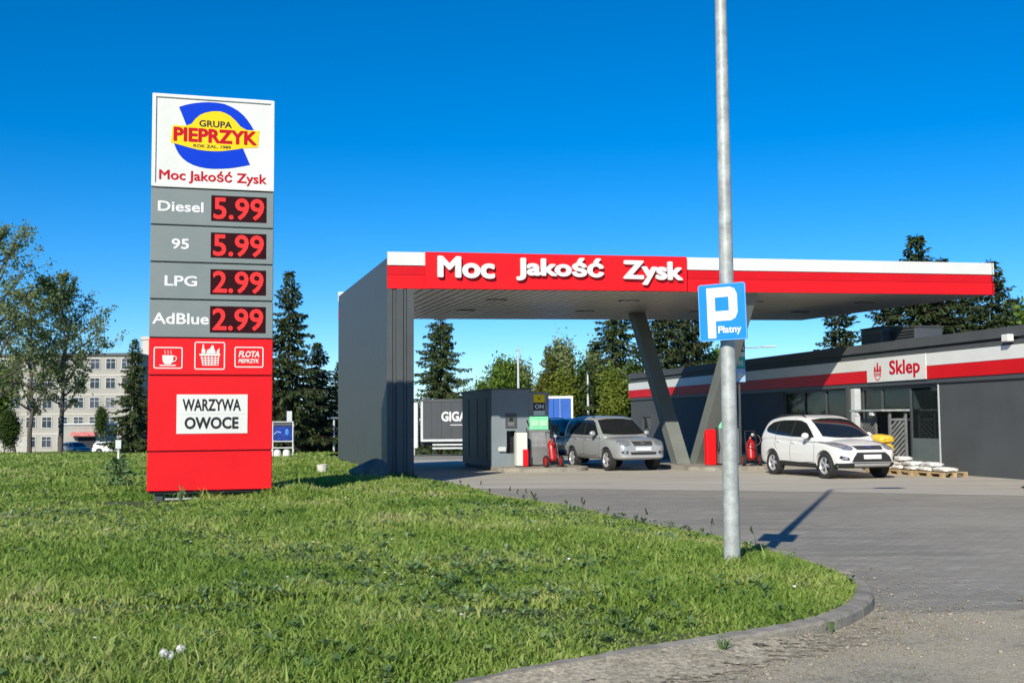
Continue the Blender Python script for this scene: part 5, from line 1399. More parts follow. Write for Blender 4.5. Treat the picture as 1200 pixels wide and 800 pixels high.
# ------------------------------------------------------------------ trees
def quads_mesh(name, V, nper=4):
    """V: (n*nper,3) array, every nper vertices one face"""
    n = len(V) // nper
    me = bpy.data.meshes.new(name)
    me.vertices.add(len(V)); me.vertices.foreach_set('co', np.asarray(V, np.float32).ravel())
    me.loops.add(len(V)); me.loops.foreach_set('vertex_index', np.arange(len(V), dtype=np.int32))
    me.polygons.add(n); me.polygons.foreach_set('loop_start', np.arange(0, len(V), nper, dtype=np.int32)); 
    me.update(calc_edges=True); me.validate()
    return me

M_BARK = mat('bark', (0.075, 0.06, 0.048), 0.95, 0, 0.35, 5, 0.6, 20)
M_BARKL = mat('grey_bark', (0.10, 0.088, 0.072), 0.95, 0, 0.35, 5, 0.6, 20)
M_SPRUCE = leaf_mat('spruce_needles', (0.018, 0.034, 0.012), (0.07, 0.095, 0.03), 0.15)
M_SPRUCE2 = leaf_mat('spruce_new_needles', (0.024, 0.046, 0.014), (0.085, 0.12, 0.035), 0.15)
M_GOLDEN = leaf_mat('golden_needles', (0.08, 0.11, 0.015), (0.22, 0.22, 0.03), 0.25)
M_LEAF = leaf_mat('young_leaves', (0.13, 0.18, 0.05), (0.32, 0.37, 0.15), 0.45)
M_LEAFG = leaf_mat('fresh_green_leaves', (0.09, 0.18, 0.025), (0.24, 0.34, 0.06), 0.42)
M_LEAFY = leaf_mat('yellow_green_leaves', (0.11, 0.17, 0.02), (0.28, 0.32, 0.05), 0.42)
M_LEAFP = leaf_mat('pale_leaves', (0.16, 0.22, 0.09), (0.36, 0.41, 0.19), 0.42)
M_LEAFD = leaf_mat('dark_leaves', (0.03, 0.065, 0.013), (0.09, 0.14, 0.03), 0.3)

def spruce_meshes(hgt, rad, seed, dens=1.0, droop=0.35, bare=0.06):
    rnd = np.random.default_rng(seed)
    quads = []; br = MB()
    br.path([(0, 0, -0.4), (0.02, 0, hgt * 0.3), (0, 0.02, hgt * 0.7), (0, 0, hgt)], [0.018 * hgt, 0.014 * hgt, 0.007 * hgt, 0.01], 8)
    nb = int(hgt * 21 * dens)
    for i in range(nb):
        t_ = (i + rnd.uniform(0, 1)) / nb
        z = hgt * (bare + (1 - bare) * (1 - (1 - t_) ** 1.35))
        fr = max(0.0, 1 - z / hgt)
        a = i * 2.39996 + rnd.uniform(-0.5, 0.5)
        L = max(0.12, rad * (fr ** 0.85) * rnd.uniform(0.45, 1.1) * (1.0 + 0.12 * math.sin(2.0 * a + seed))) + 0.10
        d = np.array([math.cos(a), math.sin(a), 0.0]); side = np.array([-d[1], d[0], 0])
        up = 0.45 if fr < 0.2 else 0.0
        n = max(2, int(L / 0.14))
        tips = []
        for k in range(n + 1):
            u = k / n
            zz = z + L * (up * u - droop * u * (1.3 - 0.8 * u) - 0.03)
            p = np.array([d[0] * L * u, d[1] * L * u, zz]); tips.append(p)
            if u < 0.1: continue
            for q in range(4 if L > 0.8 else 3):
                s = rnd.choice([-1, 1]); ln = (0.17 + 0.10 * L * (1.15 - u) + 0.12) * rnd.uniform(0.7, 1.35); wd = 0.05 + 0.045 * rnd.random()
                dirv = d * rnd.uniform(0.2, 0.9) + side * s * rnd.uniform(0.2, 0.9) + np.array([0, 0, rnd.uniform(-1.0, 0.12)])
                dirv /= np.linalg.norm(dirv)
                nv = np.cross(dirv, np.array([0, 0, 1.0]) + rnd.normal(0, 0.6, 3)); nv /= (np.linalg.norm(nv) + 1e-6)
                quads += [p, p + dirv * ln * 0.45 + nv * wd, p + dirv * ln, p + dirv * ln * 0.45 - nv * wd]
        if fr > 0.1: br.path([tips[0], tips[n // 2], tips[-1]], [0.02 + 0.008 * L, 0.014, 0.005], 4, False)
    # top leader
    for k in range(14):
        z = hgt * (0.955 + 0.05 * k / 14); a = rnd.uniform(0, 6.28); p = np.array([0, 0, z]); d = np.array([math.cos(a) * 0.6, math.sin(a) * 0.6, 0.7]); nv = np.array([-d[1], d[0], 0])
        quads += [p, p + d * 0.12 + nv * 0.05, p + d * 0.3, p + d * 0.12 - nv * 0.05]
    return br.mesh('trunk', smooth=True), quads_mesh('crown', np.array(quads))

def broad_meshes(hgt, spread, seed, leaves=6000, leaf=0.16, trunk=0.3, fork=0.28, lean=0.0, levels=5, up=0.6, clump=0.35):
    rnd = np.random.default_rng(seed)
    br = MB(); ends = []
    def grow(p, d, L, r, lev):
        n = 3; pts = [p]; q = p.copy(); dd = d.copy()
        for k in range(n):
            dd = dd + rnd.normal(0, 0.12, 3) + np.array([0, 0, 0.05]); dd /= np.linalg.norm(dd)
            q = q + dd * L / n; pts.append(q)
            if lev >= min(2, levels - 2) and rnd.random() < 0.25 + 0.75 * lev / levels: ends.append((q, dd))
        br.path([tuple(x) for x in pts], [r, r * 0.88, r * 0.76, r * 0.62], 8 if lev < 2 else (5 if lev < 4 else 3), lev == 0)
        if lev >= levels - 1: return
        nb = int(rnd.integers(2, 4)) + (1 if lev in (0, 1) else 0)
        for b in range(nb):
            a = rnd.uniform(0, 6.28); s = rnd.uniform(0.35, 0.95) * spread
            side = np.array([math.cos(a), math.sin(a), 0.0])
            nd = dd * 0.9 + side * s + np.array([0, 0, up * 0.35]); nd /= np.linalg.norm(nd)
            st = pts[-1] if b < 2 else pts[int(rnd.integers(1, n + 1))]
            grow(np.array(st), nd, L * rnd.uniform(0.62, 0.86), r * 0.58, lev + 1)
    L0 = hgt * fork
    d0 = np.array([lean, 0, 1.0]); d0 /= np.linalg.norm(d0)
    grow(np.array([0, 0, -0.3]), d0, L0, trunk, 0)
    top = max(e[0][2] for e in ends); k = hgt / top
    E = np.array([e[0] for e in ends]); 
    idx = rnd.integers(0, len(E), leaves)
    P = E[idx] + rnd.normal(0, clump, (leaves, 3)) * np.array([1, 1, 0.8])
    d = rnd.normal(0, 1, (leaves, 3)); d /= np.linalg.norm(d, axis=1)[:, None]
    o = np.cross(d, rnd.normal(0, 1, (leaves, 3))); o /= np.linalg.norm(o, axis=1)[:, None]
    s = leaf * rnd.uniform(0.6, 1.3, (leaves, 1))
    P[:, 2] *= k
    Q = np.stack([P - d * s, P + o * s * 0.6, P + d * s, P - o * s * 0.6], 1).reshape(-1, 3)
    tm = br.mesh('trunk', smooth=True)
    for v in tm.vertices: v.co.z *= k
    Q[:, 2] = np.maximum(Q[:, 2], 0.15)
    return tm, quads_mesh('crown', Q)

def oval_meshes(h, cr, base, seed, leaves=9000, leaf=0.12, limbs=24, spread=0.16, tr=0.22):
    """tall tree with a leader, rising limbs and thin spring foliage along its twigs"""
    rnd = np.random.default_rng(seed); br = MB(); anchors = []
    wob = [np.array([rnd.normal(0, 0.12) * k * 0.35, rnd.normal(0, 0.12) * k * 0.35, h * 0.93 * k / 7 - (0.4 if k == 0 else 0)]) for k in range(8)]
    br.path([tuple(p) for p in wob], [tr * (1 - 0.86 * k / 7) for k in range(8)], 9)
    def at(z):
        t = min(6.999, max(0, z / (h * 0.93) * 7)); k = int(t); return wob[k] + (wob[k + 1] - wob[k]) * (t - k)
    def arc(p, d, L, r, n, lift):
        pts = [p.copy()]; q = p.copy(); dd = d.copy()
        for k in range(n):
            dd = dd + rnd.normal(0, 0.11, 3) + np.array([0, 0, lift]); dd /= np.linalg.norm(dd); q = q + dd * L / n; pts.append(q.copy())
        br.path([tuple(x) for x in pts], [r * (1 - 0.75 * k / n) for k in range(n + 1)], 5 if r > 0.03 else 3, False)
        return pts
    def vec(a, e): return np.array([math.cos(a) * math.cos(e), math.sin(a) * math.cos(e), math.sin(e)])
    for i in range(limbs):
        t = (i + rnd.uniform(0, 1)) / limbs; z = h * (base + (0.90 - base) * t)
        prof = math.sin(math.pi * min(1, 0.22 + 0.78 * (t ** 0.8))) ** 0.7
        a = i * 2.4 + rnd.uniform(-0.4, 0.4); L = cr * (0.35 + 0.9 * prof) * rnd.uniform(0.75, 1.15)
        l1 = arc(at(z), vec(a, rnd.uniform(0.35, 0.9)), L, 0.03 + 0.035 * (1 - t) + 0.012 * L, 5, 0.07)
        for k in range(1, 6):
            for q in range(2):
                l2 = arc(l1[k], vec(a + rnd.uniform(-1.5, 1.5), rnd.uniform(0.0, 1.1)), L * rnd.uniform(0.2, 0.42), 0.022, 3, 0.05)
                anchors += l2[1:]
                for w in range(2):
                    l3 = arc(l2[int(rnd.integers(1, 4))], vec(rnd.uniform(0, 6.28), rnd.uniform(-0.3, 1.1)), L * rnd.uniform(0.12, 0.25), 0.011, 2, 0.02); anchors += l3[1:]
    E = np.array(anchors); idx = rnd.integers(0, len(E), leaves)
    P = E[idx] + rnd.normal(0, spread, (leaves, 3))
    d = rnd.normal(0, 1, (leaves, 3)); d /= np.linalg.norm(d, axis=1)[:, None]
    o = np.cross(d, rnd.normal(0, 1, (leaves, 3))); o /= np.linalg.norm(o, axis=1)[:, None]
    s = leaf * rnd.uniform(0.6, 1.3, (leaves, 1))
    Q = np.stack([P - d * s, P + o * s * 0.6, P + d * s, P - o * s * 0.6], 1).reshape(-1, 3)
    return br.mesh('trunk', smooth=True), quads_mesh('crown', Q)

def tree(name, meshes, mats, lab, cat, u, Y, vtop, scale_xy=None, group=None, hgt=10.0, rot=0.0, base=None):
    """u: horizontal direction (pixels of the 1200 px wide view at focal 1320), vtop: height of the tip the same way"""
    x = (u - 600) / 1320 * Y
    z0 = H(x, Y) if base is None else base
    hz = 493 - (u - 600) * 0.0076
    ztip = 1.6 + (hz - vtop) * Y / 1320
    k = (ztip - z0) / hgt
    t = thing(name, lab, cat, (x, Y, z0), rot, group, (k * (scale_xy or 1), k * (scale_xy or 1), k))
    link('trunk', meshes[0], mats[0], t); link('crown', meshes[1], mats[1], t)
    for ch in t.children: pass
    return t
SP = [spruce_meshes(12, 4.0, 1), spruce_meshes(12, 4.5, 2, 0.95, 0.42), spruce_meshes(12, 3.5, 3, 0.9, 0.3), spruce_meshes(12, 5.2, 4, 1.0, 0.36)]
def dup_mesh(p): return (p[0].copy(), p[1].copy())
def T(kind, idx, m, lab, u, Y, vtop, sxy=None, rot=0.0):
    if kind == 'spruce': return tree('spruce_tree', dup_mesh(SP[idx]), (M_BARK, m), lab, 'tree', u, Y, vtop, sxy, 'spruces round the station', 12, rot)
    return tree('broadleaf_tree', dup_mesh(BR[idx][0:2]), (M_BARKL, m), lab, 'tree', u, Y, vtop, sxy, 'broadleaf trees round the station', BR[idx][2], rot)
def _b(h, *a, **k): return (*broad_meshes(h, *a, **k), h)
BR = [(*oval_meshes(16, 3.4, 0.22, 31), 16), (*oval_meshes(16, 3.2, 0.20, 32), 16), (*oval_meshes(17, 4.2, 0.2, 33, leaves=8000), 17),
      _b(8, 0.55, 14, leaves=9000, leaf=0.15, trunk=0.16, fork=0.18, levels=6, clump=0.38),
      _b(8, 0.42, 15, leaves=7000, leaf=0.13, trunk=0.14, fork=0.18, levels=6, clump=0.34),
      _b(6, 0.7, 16, leaves=12000, leaf=0.14, trunk=0.12, fork=0.12, levels=6, clump=0.36)]
# left group, thin young foliage
T('b', 0, M_LEAF, 'rightmost thin leaved tree of the left group, its crown partly before the pale office block', 72, 98, 314, 1.05, 0.4)
T('b', 1, M_LEAF, 'middle thin leaved tree of the left group, dark trunk below a tall crown', 36, 104, 326, 1.05, 2.0)
T('b', 2, M_LEAF, 'thin leaved tree at the very left edge, branches reaching in from the left', -12, 92, 258, 1.0, 0.3)
T('b', 4, M_LEAFG, 'small leafy tree low between the trunks at far left', 20, 118, 430, 1.4)
T('b', 5, M_LEAFD, 'dark bush at the foot of the far left trees', 6, 112, 488, 1.2)
T('spruce', 1, M_SPRUCE2, 'dark spruce left of the price totem, in front of the office block', 157, 92, 398, 0.85)
T('b', 4, M_LEAFD, 'small green shrub left of the dark spruce at the office block', 127, 150, 478, 1.0)
T('spruce', 1, M_SPRUCE, 'tall spruce just right of the price totem', 338, 84, 318, 0.85, 1.0)
T('spruce', 3, M_SPRUCE, 'shorter broad spruce between the totem and the canopy wall', 371, 90, 402, 1.2, 2.0)
T('spruce', 0, M_SPRUCE, 'dark spruce half behind the canopy wall edge', 398, 96, 425, 1.2, 0.7)
T('spruce', 0, M_SPRUCE, 'dark spruce filling the gap close behind the totem', 318, 95, 420, 1.1, 0.3)
# seen under the canopy
T('spruce', 3, M_SPRUCE2, 'single dark spruce seen under the left end of the canopy', 516, 92, 335, 0.72, 0.5)
T('b', 3, M_LEAFG, 'fresh green broadleaf tree just left of the thin grey mast', 588, 96, 424, 1.05, 0.0)
T('b', 3, M_LEAFG, 'low green broadleaf tree behind the grey kiosk', 560, 104, 448, 0.9, 1.2)
T('b', 4, M_LEAFP, 'pale sparse tree just right of the thin grey mast', 619, 100, 426, 1.0, 0.9)
T('spruce', 2, M_GOLDEN, 'golden green conifer with a pointed tip behind the green pump', 642, 92, 406, 0.9, 0.2)
T('b', 4, M_LEAFP, 'tall pale leaved tree behind the blue truck', 676, 94, 402, 0.95, 0.2)
T('b', 4, M_LEAFP, 'slim pale leaved tree close to the large dark spruce', 692, 96, 410, 0.7, 1.9)
T('spruce', 1, M_SPRUCE2, 'large dark spruce left of the slanted column', 722, 88, 322, 0.9, 0.4)
T('spruce', 3, M_SPRUCE, 'broad dark spruce behind the slanted column', 782, 86, 316, 0.9, 0.9)
T('spruce', 1, M_SPRUCE, 'dark spruce left of the parking sign, partly behind the canopy', 812, 92, 325, 0.85, 2.4)
T('b', 3, M_LEAFG, 'light green tree showing just left of the lamp post', 836, 100, 412, 0.8, 2.0)
for i, (u, Y, v, m, lab) in enumerate(((600, 100, 462, M_LEAFG, 'green bush low behind the kiosk roof'), (640, 98, 452, M_LEAFY, 'yellow green bush behind the green pump'), (668, 90, 450, M_LEAFY, 'yellow green bush right above the blue truck'), (690, 92, 440, M_LEAFD, 'darker green bush above the dark blue car'), (712, 84, 448, M_LEAFY, 'yellow green bush above the silver car'), (738, 86, 440, M_LEAFD, 'dark green bush beside the far end of the shop'), (515, 104, 462, M_LEAFD, 'dark bush behind the grey truck'))):
    T('b', 5, m, lab, u, Y, v, 1.0, i * 1.1)
# right, above the shop roof
T('spruce', 0, M_SPRUCE, 'spruce whose tip rises above the white canopy edge at right', 1078, 78, 276, 1.15, 0.3)
T('spruce', 1, M_SPRUCE, 'spruce barely topping the canopy edge, right of the tallest tip', 1108, 80, 303, 1.1, 1.2)
T('spruce', 1, M_SPRUCE, 'broad spruce beyond the right end of the canopy', 1165, 74, 306, 1.1, 2.2)
T('spruce', 2, M_SPRUCE, 'thin spruce seen left of the rooftop units', 985, 84, 345, 1.3, 0.5)
T('spruce', 3, M_SPRUCE, 'dark spruce right behind the rooftop units', 1042, 84, 340, 1.1, 1.6)
T('spruce', 3, M_SPRUCE, 'dense dark spruce between the canopy end and shop roof', 1136, 84, 326, 1.1, 2.7)
T('b', 3, M_LEAFG, 'green broadleaf tree above the shop roof at the right edge', 1200, 80, 362, 1.1, 0.4)
T('spruce', 3, M_SPRUCE, 'low dark spruce filling the view right of the rooftop units', 1092, 92, 352, 1.2, 2.0)
T('spruce', 0, M_SPRUCE, 'low dark spruce just right of the canopy end tip', 1190, 90, 350, 1.3, 2.9)
T('spruce', 1, M_SPRUCE, 'dark spruce at the right edge of the photo behind the shop', 1235, 82, 330, 1.1, 0.8)

def far_wood():
    rnd = np.random.default_rng(77); n = 15000
    x = rnd.uniform(-260, 260, n); y = rnd.uniform(232, 262, n)
    top = 5.2 + 1.6 * np.sin(x * 0.11) + 1.2 * np.sin(x * 0.37 + 1) + rnd.normal(0, 0.5, n)
    z = -3.3 + top * np.sqrt(rnd.random(n))
    P = np.stack([x, y, z], 1); d = rnd.normal(0, 1, (n, 3)); d /= np.linalg.norm(d, axis=1)[:, None]
    o = np.cross(d, rnd.normal(0, 1, (n, 3))); o /= np.linalg.norm(o, axis=1)[:, None]; s = rnd.uniform(0.5, 1.1, (n, 1))
    Q = np.stack([P - d * s, P + o * s * 0.7, P + d * s, P - o * s * 0.7], 1).reshape(-1, 3)
    tag(link('far_wood', quads_mesh('far_wood', Q), M_LEAFD), 'far off low green wood along the horizon', 'wood', kind='stuff')
far_wood()
# ------------------------------------------------------------------ lawn: blades, broad leaved weeds, dandelion clocks
def grass_mat(name, cols, trans=0.35):
    m = bpy.data.materials.new(name); m.use_nodes = True
    n = m.node_tree.nodes; l = m.node_tree.links; b = n['Principled BSDF']
    b.inputs['Roughness'].default_value = 0.55; b.inputs['Specular IOR Level'].default_value = 0.3
    g = n.new('ShaderNodeNewGeometry')
    cr = n.new('ShaderNodeValToRGB'); cr.color_ramp.interpolation = 'LINEAR'
    while len(cr.color_ramp.elements) < len(cols): cr.color_ramp.elements.new(0.5)
    for e, (p, c) in zip(cr.color_ramp.elements, cols): e.position = p; e.color = (*c, 1)
    z = noise(n, l, g.outputs['Position'], 0.42, 5, 0.6); z2 = noise(n, l, g.outputs['Position'], 2.6, 3, 0.6)
    a = rng(n, l, z, 0.33, 0.67, 0.0, 0.55); a2 = rng(n, l, z2, 0.3, 0.7, 0.0, 0.2); r = n.new('ShaderNodeMath'); r.operation = 'MULTIPLY'; r.inputs[1].default_value = 0.38; l.new(g.outputs['Random Per Island'], r.inputs[0])
    s1 = n.new('ShaderNodeMath'); l.new(a, s1.inputs[0]); l.new(a2, s1.inputs[1]); s2 = n.new('ShaderNodeMath'); l.new(s1.outputs[0], s2.inputs[0]); l.new(r.outputs[0], s2.inputs[1])
    l.new(s2.outputs[0], cr.inputs[0]); l.new(cr.outputs[0], b.inputs['Base Color'])
    tr = n.new('ShaderNodeBsdfTranslucent'); l.new(cr.outputs[0], tr.inputs['Color'])
    ms = n.new('ShaderNodeMixShader'); ms.inputs[0].default_value = trans; l.new(b.outputs[0], ms.inputs[1]); l.new(tr.outputs[0], ms.inputs[2]); l.new(ms.outputs[0], n['Material Output'].inputs['Surface'])
    return m
M_BLADE = grass_mat('grass_blades', [(0.0, (0.07, 0.145, 0.022)), (0.35, (0.16, 0.27, 0.04)), (0.62, (0.26, 0.365, 0.07)), (0.82, (0.38, 0.43, 0.13)), (1.0, (0.53, 0.48, 0.25))])
M_WEED = grass_mat('weed_leaves', [(0.0, (0.05, 0.11, 0.035)), (0.5, (0.13, 0.22, 0.075)), (1.0, (0.36, 0.45, 0.24))], 0.3)

LAWN_IN = [tuple(p) for p in offset(KERB, 0.13)] + LAWN[len(inner):]
def scatter(rng_, bands):
    P = []; 
    for d0, d1, dens in bands:
        a0, a1 = R(-31), R(24)
        n = int(0.5 * (a1 - a0) * (d1 ** 2 - d0 ** 2) * dens)
        d = np.sqrt(rng_.uniform(d0 ** 2, d1 ** 2, n)); a = rng_.uniform(a0, a1, n)
        P.append(np.stack([d * np.sin(a), d * np.cos(a)], 1))
    P = np.concatenate(P)
    return P[inside(P, np.array(LAWN_IN))]

def grass():
    rg = np.random.default_rng(3)
    P = scatter(rg, [(4.5, 8, 3600), (8, 11, 3000), (11, 15, 1900), (15, 20, 1000), (20, 28, 560), (28, 40, 260), (40, 70, 90), (70, 125, 26)])
    n = len(P); d = np.hypot(P[:, 0], P[:, 1])
    z = lawn_zs(P)
    # patches of taller and of shorter grass
    pa = np.sin(P[:, 0] * 0.8 + 1.0 * np.sin(P[:, 1] * 0.5)) * np.sin(P[:, 1] * 0.62 + 0.7) + 0.6 * np.sin(P[:, 0] * 2.3 + P[:, 1] * 1.9)
    kd = np.concatenate([np.sqrt(((P[i:i + 20000, None, :] - KB[None]) ** 2).sum(2).min(1)) for i in range(0, n, 20000)])
    hg = (0.075 + 0.034 * pa).clip(0.045) * (0.35 + 0.65 * ((kd - 0.13) / 0.5).clip(0, 1)) * rg.uniform(0.45, 1.45, n) * (1 + d * 0.008)
    tall = rg.random(n) < 0.012; hg[tall] *= 1.7
    # ragged taller strip at the foot of the totem and at the lawn's far rim
    strip_ = (np.abs(P[:, 1] - (21.8 + 0.28 * (P[:, 0] + 7))) < 0.9) & (P[:, 0] > -6.0) & (P[:, 0] < -4.0); hg[strip_] *= 1.5
    low_ = (np.hypot(P[:, 0] + 6.9, P[:, 1] - 21.4) < 0.9); hg[low_] *= 0.35
    wd = (0.0038 + 0.0006 * d) * rg.uniform(0.7, 1.4, n)
    a = rg.uniform(0, 2 * np.pi, n); b = rg.uniform(0, 2 * np.pi, n)
    side = np.stack([np.cos(a), np.sin(a), np.zeros(n)], 1); bend = np.stack([np.cos(b), np.sin(b), np.zeros(n)], 1)
    k = rg.uniform(0.15, 0.9, n)[:, None] * hg[:, None]
    p = np.concatenate([P, z[:, None] - 0.01], 1); up = np.array([0, 0, 1.0])
    v0 = p - side * wd[:, None]; v1 = p + side * wd[:, None]
    m = p + up * hg[:, None] * 0.55 + bend * k * 0.25
    v2 = m + side * wd[:, None] * 0.8; v3 = m - side * wd[:, None] * 0.8
    v4 = p + up * hg[:, None] * (1.0 - 0.25 * (k / hg[:, None])) + bend * k
    V = np.stack([v0, v1, v2, v3, v4], 1).reshape(-1, 3).astype(np.float32)
    me = bpy.data.meshes.new('grass')
    me.vertices.add(n * 5); me.vertices.foreach_set('co', V.ravel())
    o = (np.arange(n) * 5)[:, None]
    loops = (o + np.array([0, 1, 2, 3, 3, 2, 4])[None]).ravel().astype(np.int32)
    me.loops.add(n * 7); me.loops.foreach_set('vertex_index', loops)
    st = (np.arange(n) * 7)[:, None] + np.array([0, 4])[None]
    me.polygons.add(n * 2); me.polygons.foreach_set('loop_start', st.ravel().astype(np.int32))
    me.update(calc_edges=True)
    o = link('grass', me, M_BLADE); tag(o, 'short ragged green grass covering the lawn', 'grass', kind='stuff')
    print('blades', n)
grass()

def weeds():
    rg = np.random.default_rng(8)
    P = scatter(rg, [(5, 12, 46), (12, 20, 24), (20, 34, 7)])
    # clump the weeds
    pa = np.sin(P[:, 0] * 0.9 + 2) * np.sin(P[:, 1] * 0.7 + 1) + 0.5 * np.sin(P[:, 0] * 1.7 - P[:, 1] * 2.1)
    P = P[pa + rg.normal(0, 0.5, len(P)) > 0.05]
    Z = lawn_zs(P); Q = []
    for (x, y), z in zip(P, Z):
        dd = math.hypot(x, y); n = int(rg.integers(6, 13)); s = rg.uniform(0.03, 0.075) * (1 + dd * 0.01)
        el = rg.uniform(0.25, 0.9)
        for i in range(n):
            a = rg.uniform(0, 6.28); e = el * rg.uniform(0.5, 1.5); ln = s * rg.uniform(0.6, 1.3); wd = ln * rg.uniform(0.16, 0.30)
            d = np.array([math.cos(a) * math.cos(e), math.sin(a) * math.cos(e), math.sin(e)]); sd = np.array([-math.sin(a), math.cos(a), 0.15 * rg.normal()])
            p = np.array([x, y, z + 0.025 + rg.uniform(0, 0.05)]) + np.array([math.cos(a), math.sin(a), 0]) * 0.01
            Q += [p, p + d * ln * 0.45 + sd * wd, p + d * ln * np.array([1, 1, 0.75]), p + d * ln * 0.45 - sd * wd]
    o = link('weeds', quads_mesh('weeds', np.array(Q)), M_WEED); tag(o, 'broad leaved weeds mixed into the lawn grass', 'weeds', kind='stuff')
weeds()

def seed_stalks():
    """thin flowering stalks along the lawn edge, and white daisies in the grass"""
    rg = np.random.default_rng(5); m = MB()
    rim = offset(KERB, 0.3)
    for i in range(70):
        k = int(rg.integers(60, len(rim))); p = rim[k]
        if p.y < 13: continue
        x, y = p.x + rg.normal(0, 0.25) - 0.1, p.y + rg.normal(0, 0.25)
        if not inside(np.array([[x, y]]), np.array(LAWN_IN))[0]: continue
        h = rg.uniform(0.12, 0.26); z = lawn_z(x, y); a = rg.uniform(0, 6.28); b = np.array([math.cos(a), math.sin(a)]) * 0.05
        m.path([(x, y, z), (x + b[0] * 0.4, y + b[1] * 0.4, z + h * 0.6), (x + b[0], y + b[1], z + h)], [0.004, 0.003, 0.003], 3, False)
        for q in range(5): m.ball((x + b[0] + rg.normal(0, 0.012), y + b[1] + rg.normal(0, 0.012), z + h * (0.8 + 0.06 * q)), 0.012, 4, 1, 1, 2.0)
    tag(m.build('seed_stalks', mat('stalk_brown_green', (0.055, 0.07, 0.03), 0.8, 0, 0.3, 5)), 'thin dark seed stalks along the lawn edge', 'weeds', kind='stuff')
    m = MB()
    P = scatter(rg, [(6, 14, 0.45), (14, 24, 0.2)])
    for x, y in P:
        z = lawn_z(x, y) + rg.uniform(0.06, 0.11); m.lathe([(0.0, 0.004), (0.013, 0.006), (0.016, 0.0)], 6, Matrix.Translation((x, y, z)) @ Matrix.Rotation(rg.uniform(-0.4, 0.4), 4, 'X'))
    tag(m.build('daisies', M_SACK), 'tiny white daisies scattered through the grass', 'flowers', kind='stuff')
seed_stalks()

def dandelion(x, y, hgt, lab):
    z = lawn_z(x, y)
    t = thing('dandelion_clock', lab, 'flower', (x, y, z), 0, 'dandelion clocks in the grass')
    MB().path([(0, 0, -0.02), (0.008, 0, hgt * 0.5), (0, 0, hgt)], 0.003, 6).build('stem', M_WEED, t)
    m = MB(); m.ball((0, 0, hgt), 0.007, 6)
    rg = np.random.default_rng(int(hgt * 1000))
    for i in range(95):
        d = rg.normal(0, 1, 3); d /= np.linalg.norm(d); c = np.array([0, 0, hgt]) + d * 0.027
        for q in range(3):
            e = rg.normal(0, 1, 3); e -= d * e.dot(d); e /= np.linalg.norm(e); f = np.cross(d, e) * 0.0011
            m.add([c - e * 0.008 - f, c + e * 0.008 - f, c + e * 0.008 + f, c - e * 0.008 + f], [(0, 1, 2, 3)])
    m.build('seed_head', mat('dandelion_fluff', (0.7, 0.7, 0.68), 0.9, 0, 0.05, 5), t)
dandelion(-2.105, 6.88, 0.125, 'white dandelion clock on the left of the three at the bottom edge')
dandelion(-2.06, 6.86, 0.118, 'white dandelion clock in the middle of the three at the bottom edge')
dandelion(-2.01, 6.9, 0.150, 'white dandelion clock on the right, the tallest of the three at the bottom edge')

def tuft(name, lab, x, y, z, r, hgt, n, m, seed):
    rg = np.random.default_rng(seed); Q = []
    for i in range(n):
        a = rg.uniform(0, 6.28); q = abs(rg.normal(0, 0.5)) * r; h = hgt * rg.uniform(0.2, 1) * max(0.2, 1 - (q / r) ** 2 * 0.5)
        p = np.array([math.cos(a) * q, math.sin(a) * q, h]); d = rg.normal(0, 1, 3) + np.array([0, 0, 0.3]); d /= np.linalg.norm(d); s = np.cross(d, rg.normal(0, 1, 3)); s /= np.linalg.norm(s); l_ = rg.uniform(0.35, 1) * hgt * 0.3
        Q += [p, p + d * l_ * 0.5 + s * l_ * 0.2, p + d * l_, p + d * l_ * 0.5 - s * l_ * 0.2]
    t = thing(name, lab, 'plant', (x, y, z)); st = MB()
    for i in range(6): a = i * 1.05; st.path([(0, 0, -0.03), (math.cos(a) * r * 0.3, math.sin(a) * r * 0.3, hgt * 0.7)], 0.006, 4)
    st.build('stems', M_WEED, t); link('leaves', quads_mesh('leaves', np.array(Q)), m, t)
tuft('weed_plant', 'tall leafy weed clump in the lawn left of the totem foot', -8.55, 24.6, 0.1, 0.45, 0.75, 260, M_WEED, 2)
tuft('weed_plant', 'small weed tuft at the totem left leg', -6.3, 21.5, 0.1, 0.2, 0.3, 60, M_WEED, 3)
tuft('weed_plant', 'sprawling weed growing from the gravel outside the kerb', 1.42, 7.78, 0.04, 0.14, 0.09, 70, M_WEED, 4)
tuft('weed_plant', 'small weed in the gutter at the round kerb end', 2.36, 8.50, 0.03, 0.05, 0.09, 30, M_WEED, 6)

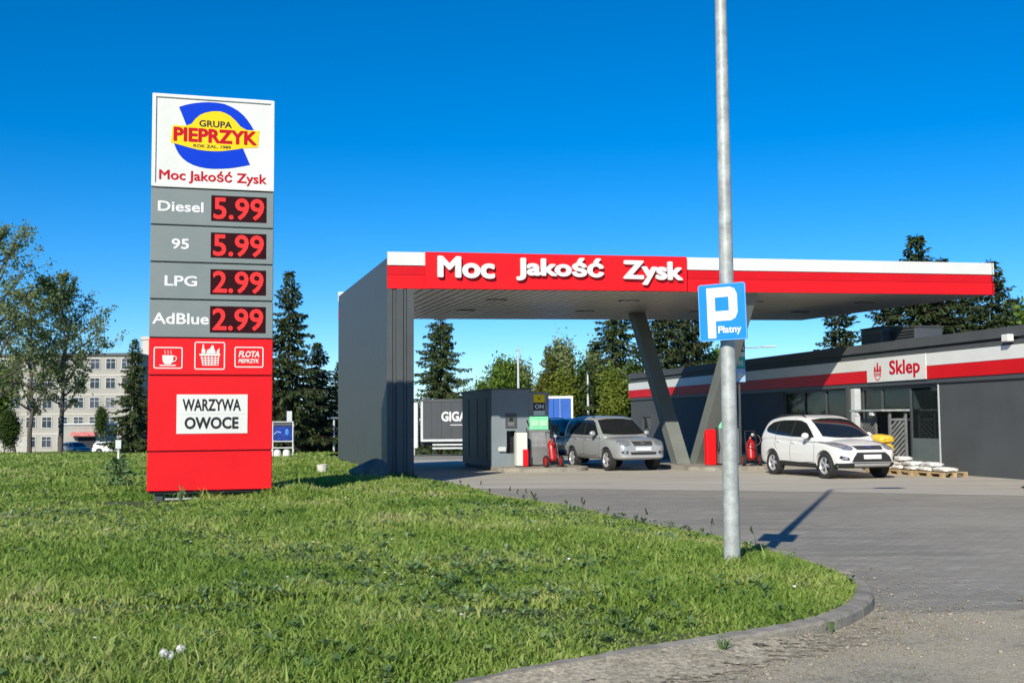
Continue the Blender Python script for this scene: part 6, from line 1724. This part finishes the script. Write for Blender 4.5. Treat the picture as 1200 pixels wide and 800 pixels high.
def gravel():
    """loose stones and grit lying in the gutter outside the kerb"""
    rg = np.random.default_rng(21); bm = bmesh.new(); bmesh.ops.create_icosphere(bm, subdivisions=1, radius=1)
    base = np.array([v.co[:] for v in bm.verts]); F = np.array([[v.index for v in f.verts] for f in bm.faces]); bm.free()
    out = [p for p in offset(KERB, 0.0) if 4.0 < p.y < 12.5 and p.x > -4.5]
    n = 9000; V = []; 
    for i in range(n):
        p = out[int(rg.integers(0, len(out)))]; d = abs(rg.normal(0, 0.55)) + 0.02
        k = out.index(p); q = out[min(k + 1, len(out) - 1)]; t = (q - p); 
        if t.length < 1e-6: continue
        nrm = Vector((t.y, -t.x)).normalized(); c = p + t * rg.random() + nrm * d
        if c.y > 9.7 and rg.random() < 0.8: continue
        if rg.random() < 0.25: c = Vector((rg.uniform(-1, 9), rg.uniform(5.5, 9.2)))
        if inside(np.array([[c.x, c.y]]), KB_POLY)[0]: continue
        r = min(0.022, 0.0032 * rg.lognormal(0.5, 0.55)); a = rg.uniform(0, 6.28); ca, sa = math.cos(a), math.sin(a)
        b = base * rg.uniform(0.75, 1.25, base.shape) * r * np.array([1.2, 0.9, 0.65])
        b = np.stack([b[:, 0] * ca - b[:, 1] * sa, b[:, 0] * sa + b[:, 1] * ca, b[:, 2]], 1) + np.array([c.x, c.y, 0.006 + r * 0.4]); V.append(b)
    V = np.concatenate(V); k = len(V) // len(base)
    FF = (F[None] + (np.arange(k) * len(base))[:, None, None]).reshape(-1, 3)
    me = bpy.data.meshes.new('gravel'); me.vertices.add(len(V)); me.vertices.foreach_set('co', V.astype(np.float32).ravel())
    me.loops.add(FF.size); me.loops.foreach_set('vertex_index', FF.astype(np.int32).ravel()); me.polygons.add(len(FF)); me.polygons.foreach_set('loop_start', np.arange(0, FF.size, 3, dtype=np.int32)); me.update(calc_edges=True)
    m = leaf_mat('grit', (0.13, 0.115, 0.085), (0.38, 0.34, 0.27), 0.0, 0.9)
    tag(link('gravel', me, m), 'loose gravel and grit in the gutter outside the kerb', 'gravel', kind='stuff')
KB_POLY = np.array([tuple(p) for p in KERB] + [(-60, 60), (-60, -18)])
gravel()
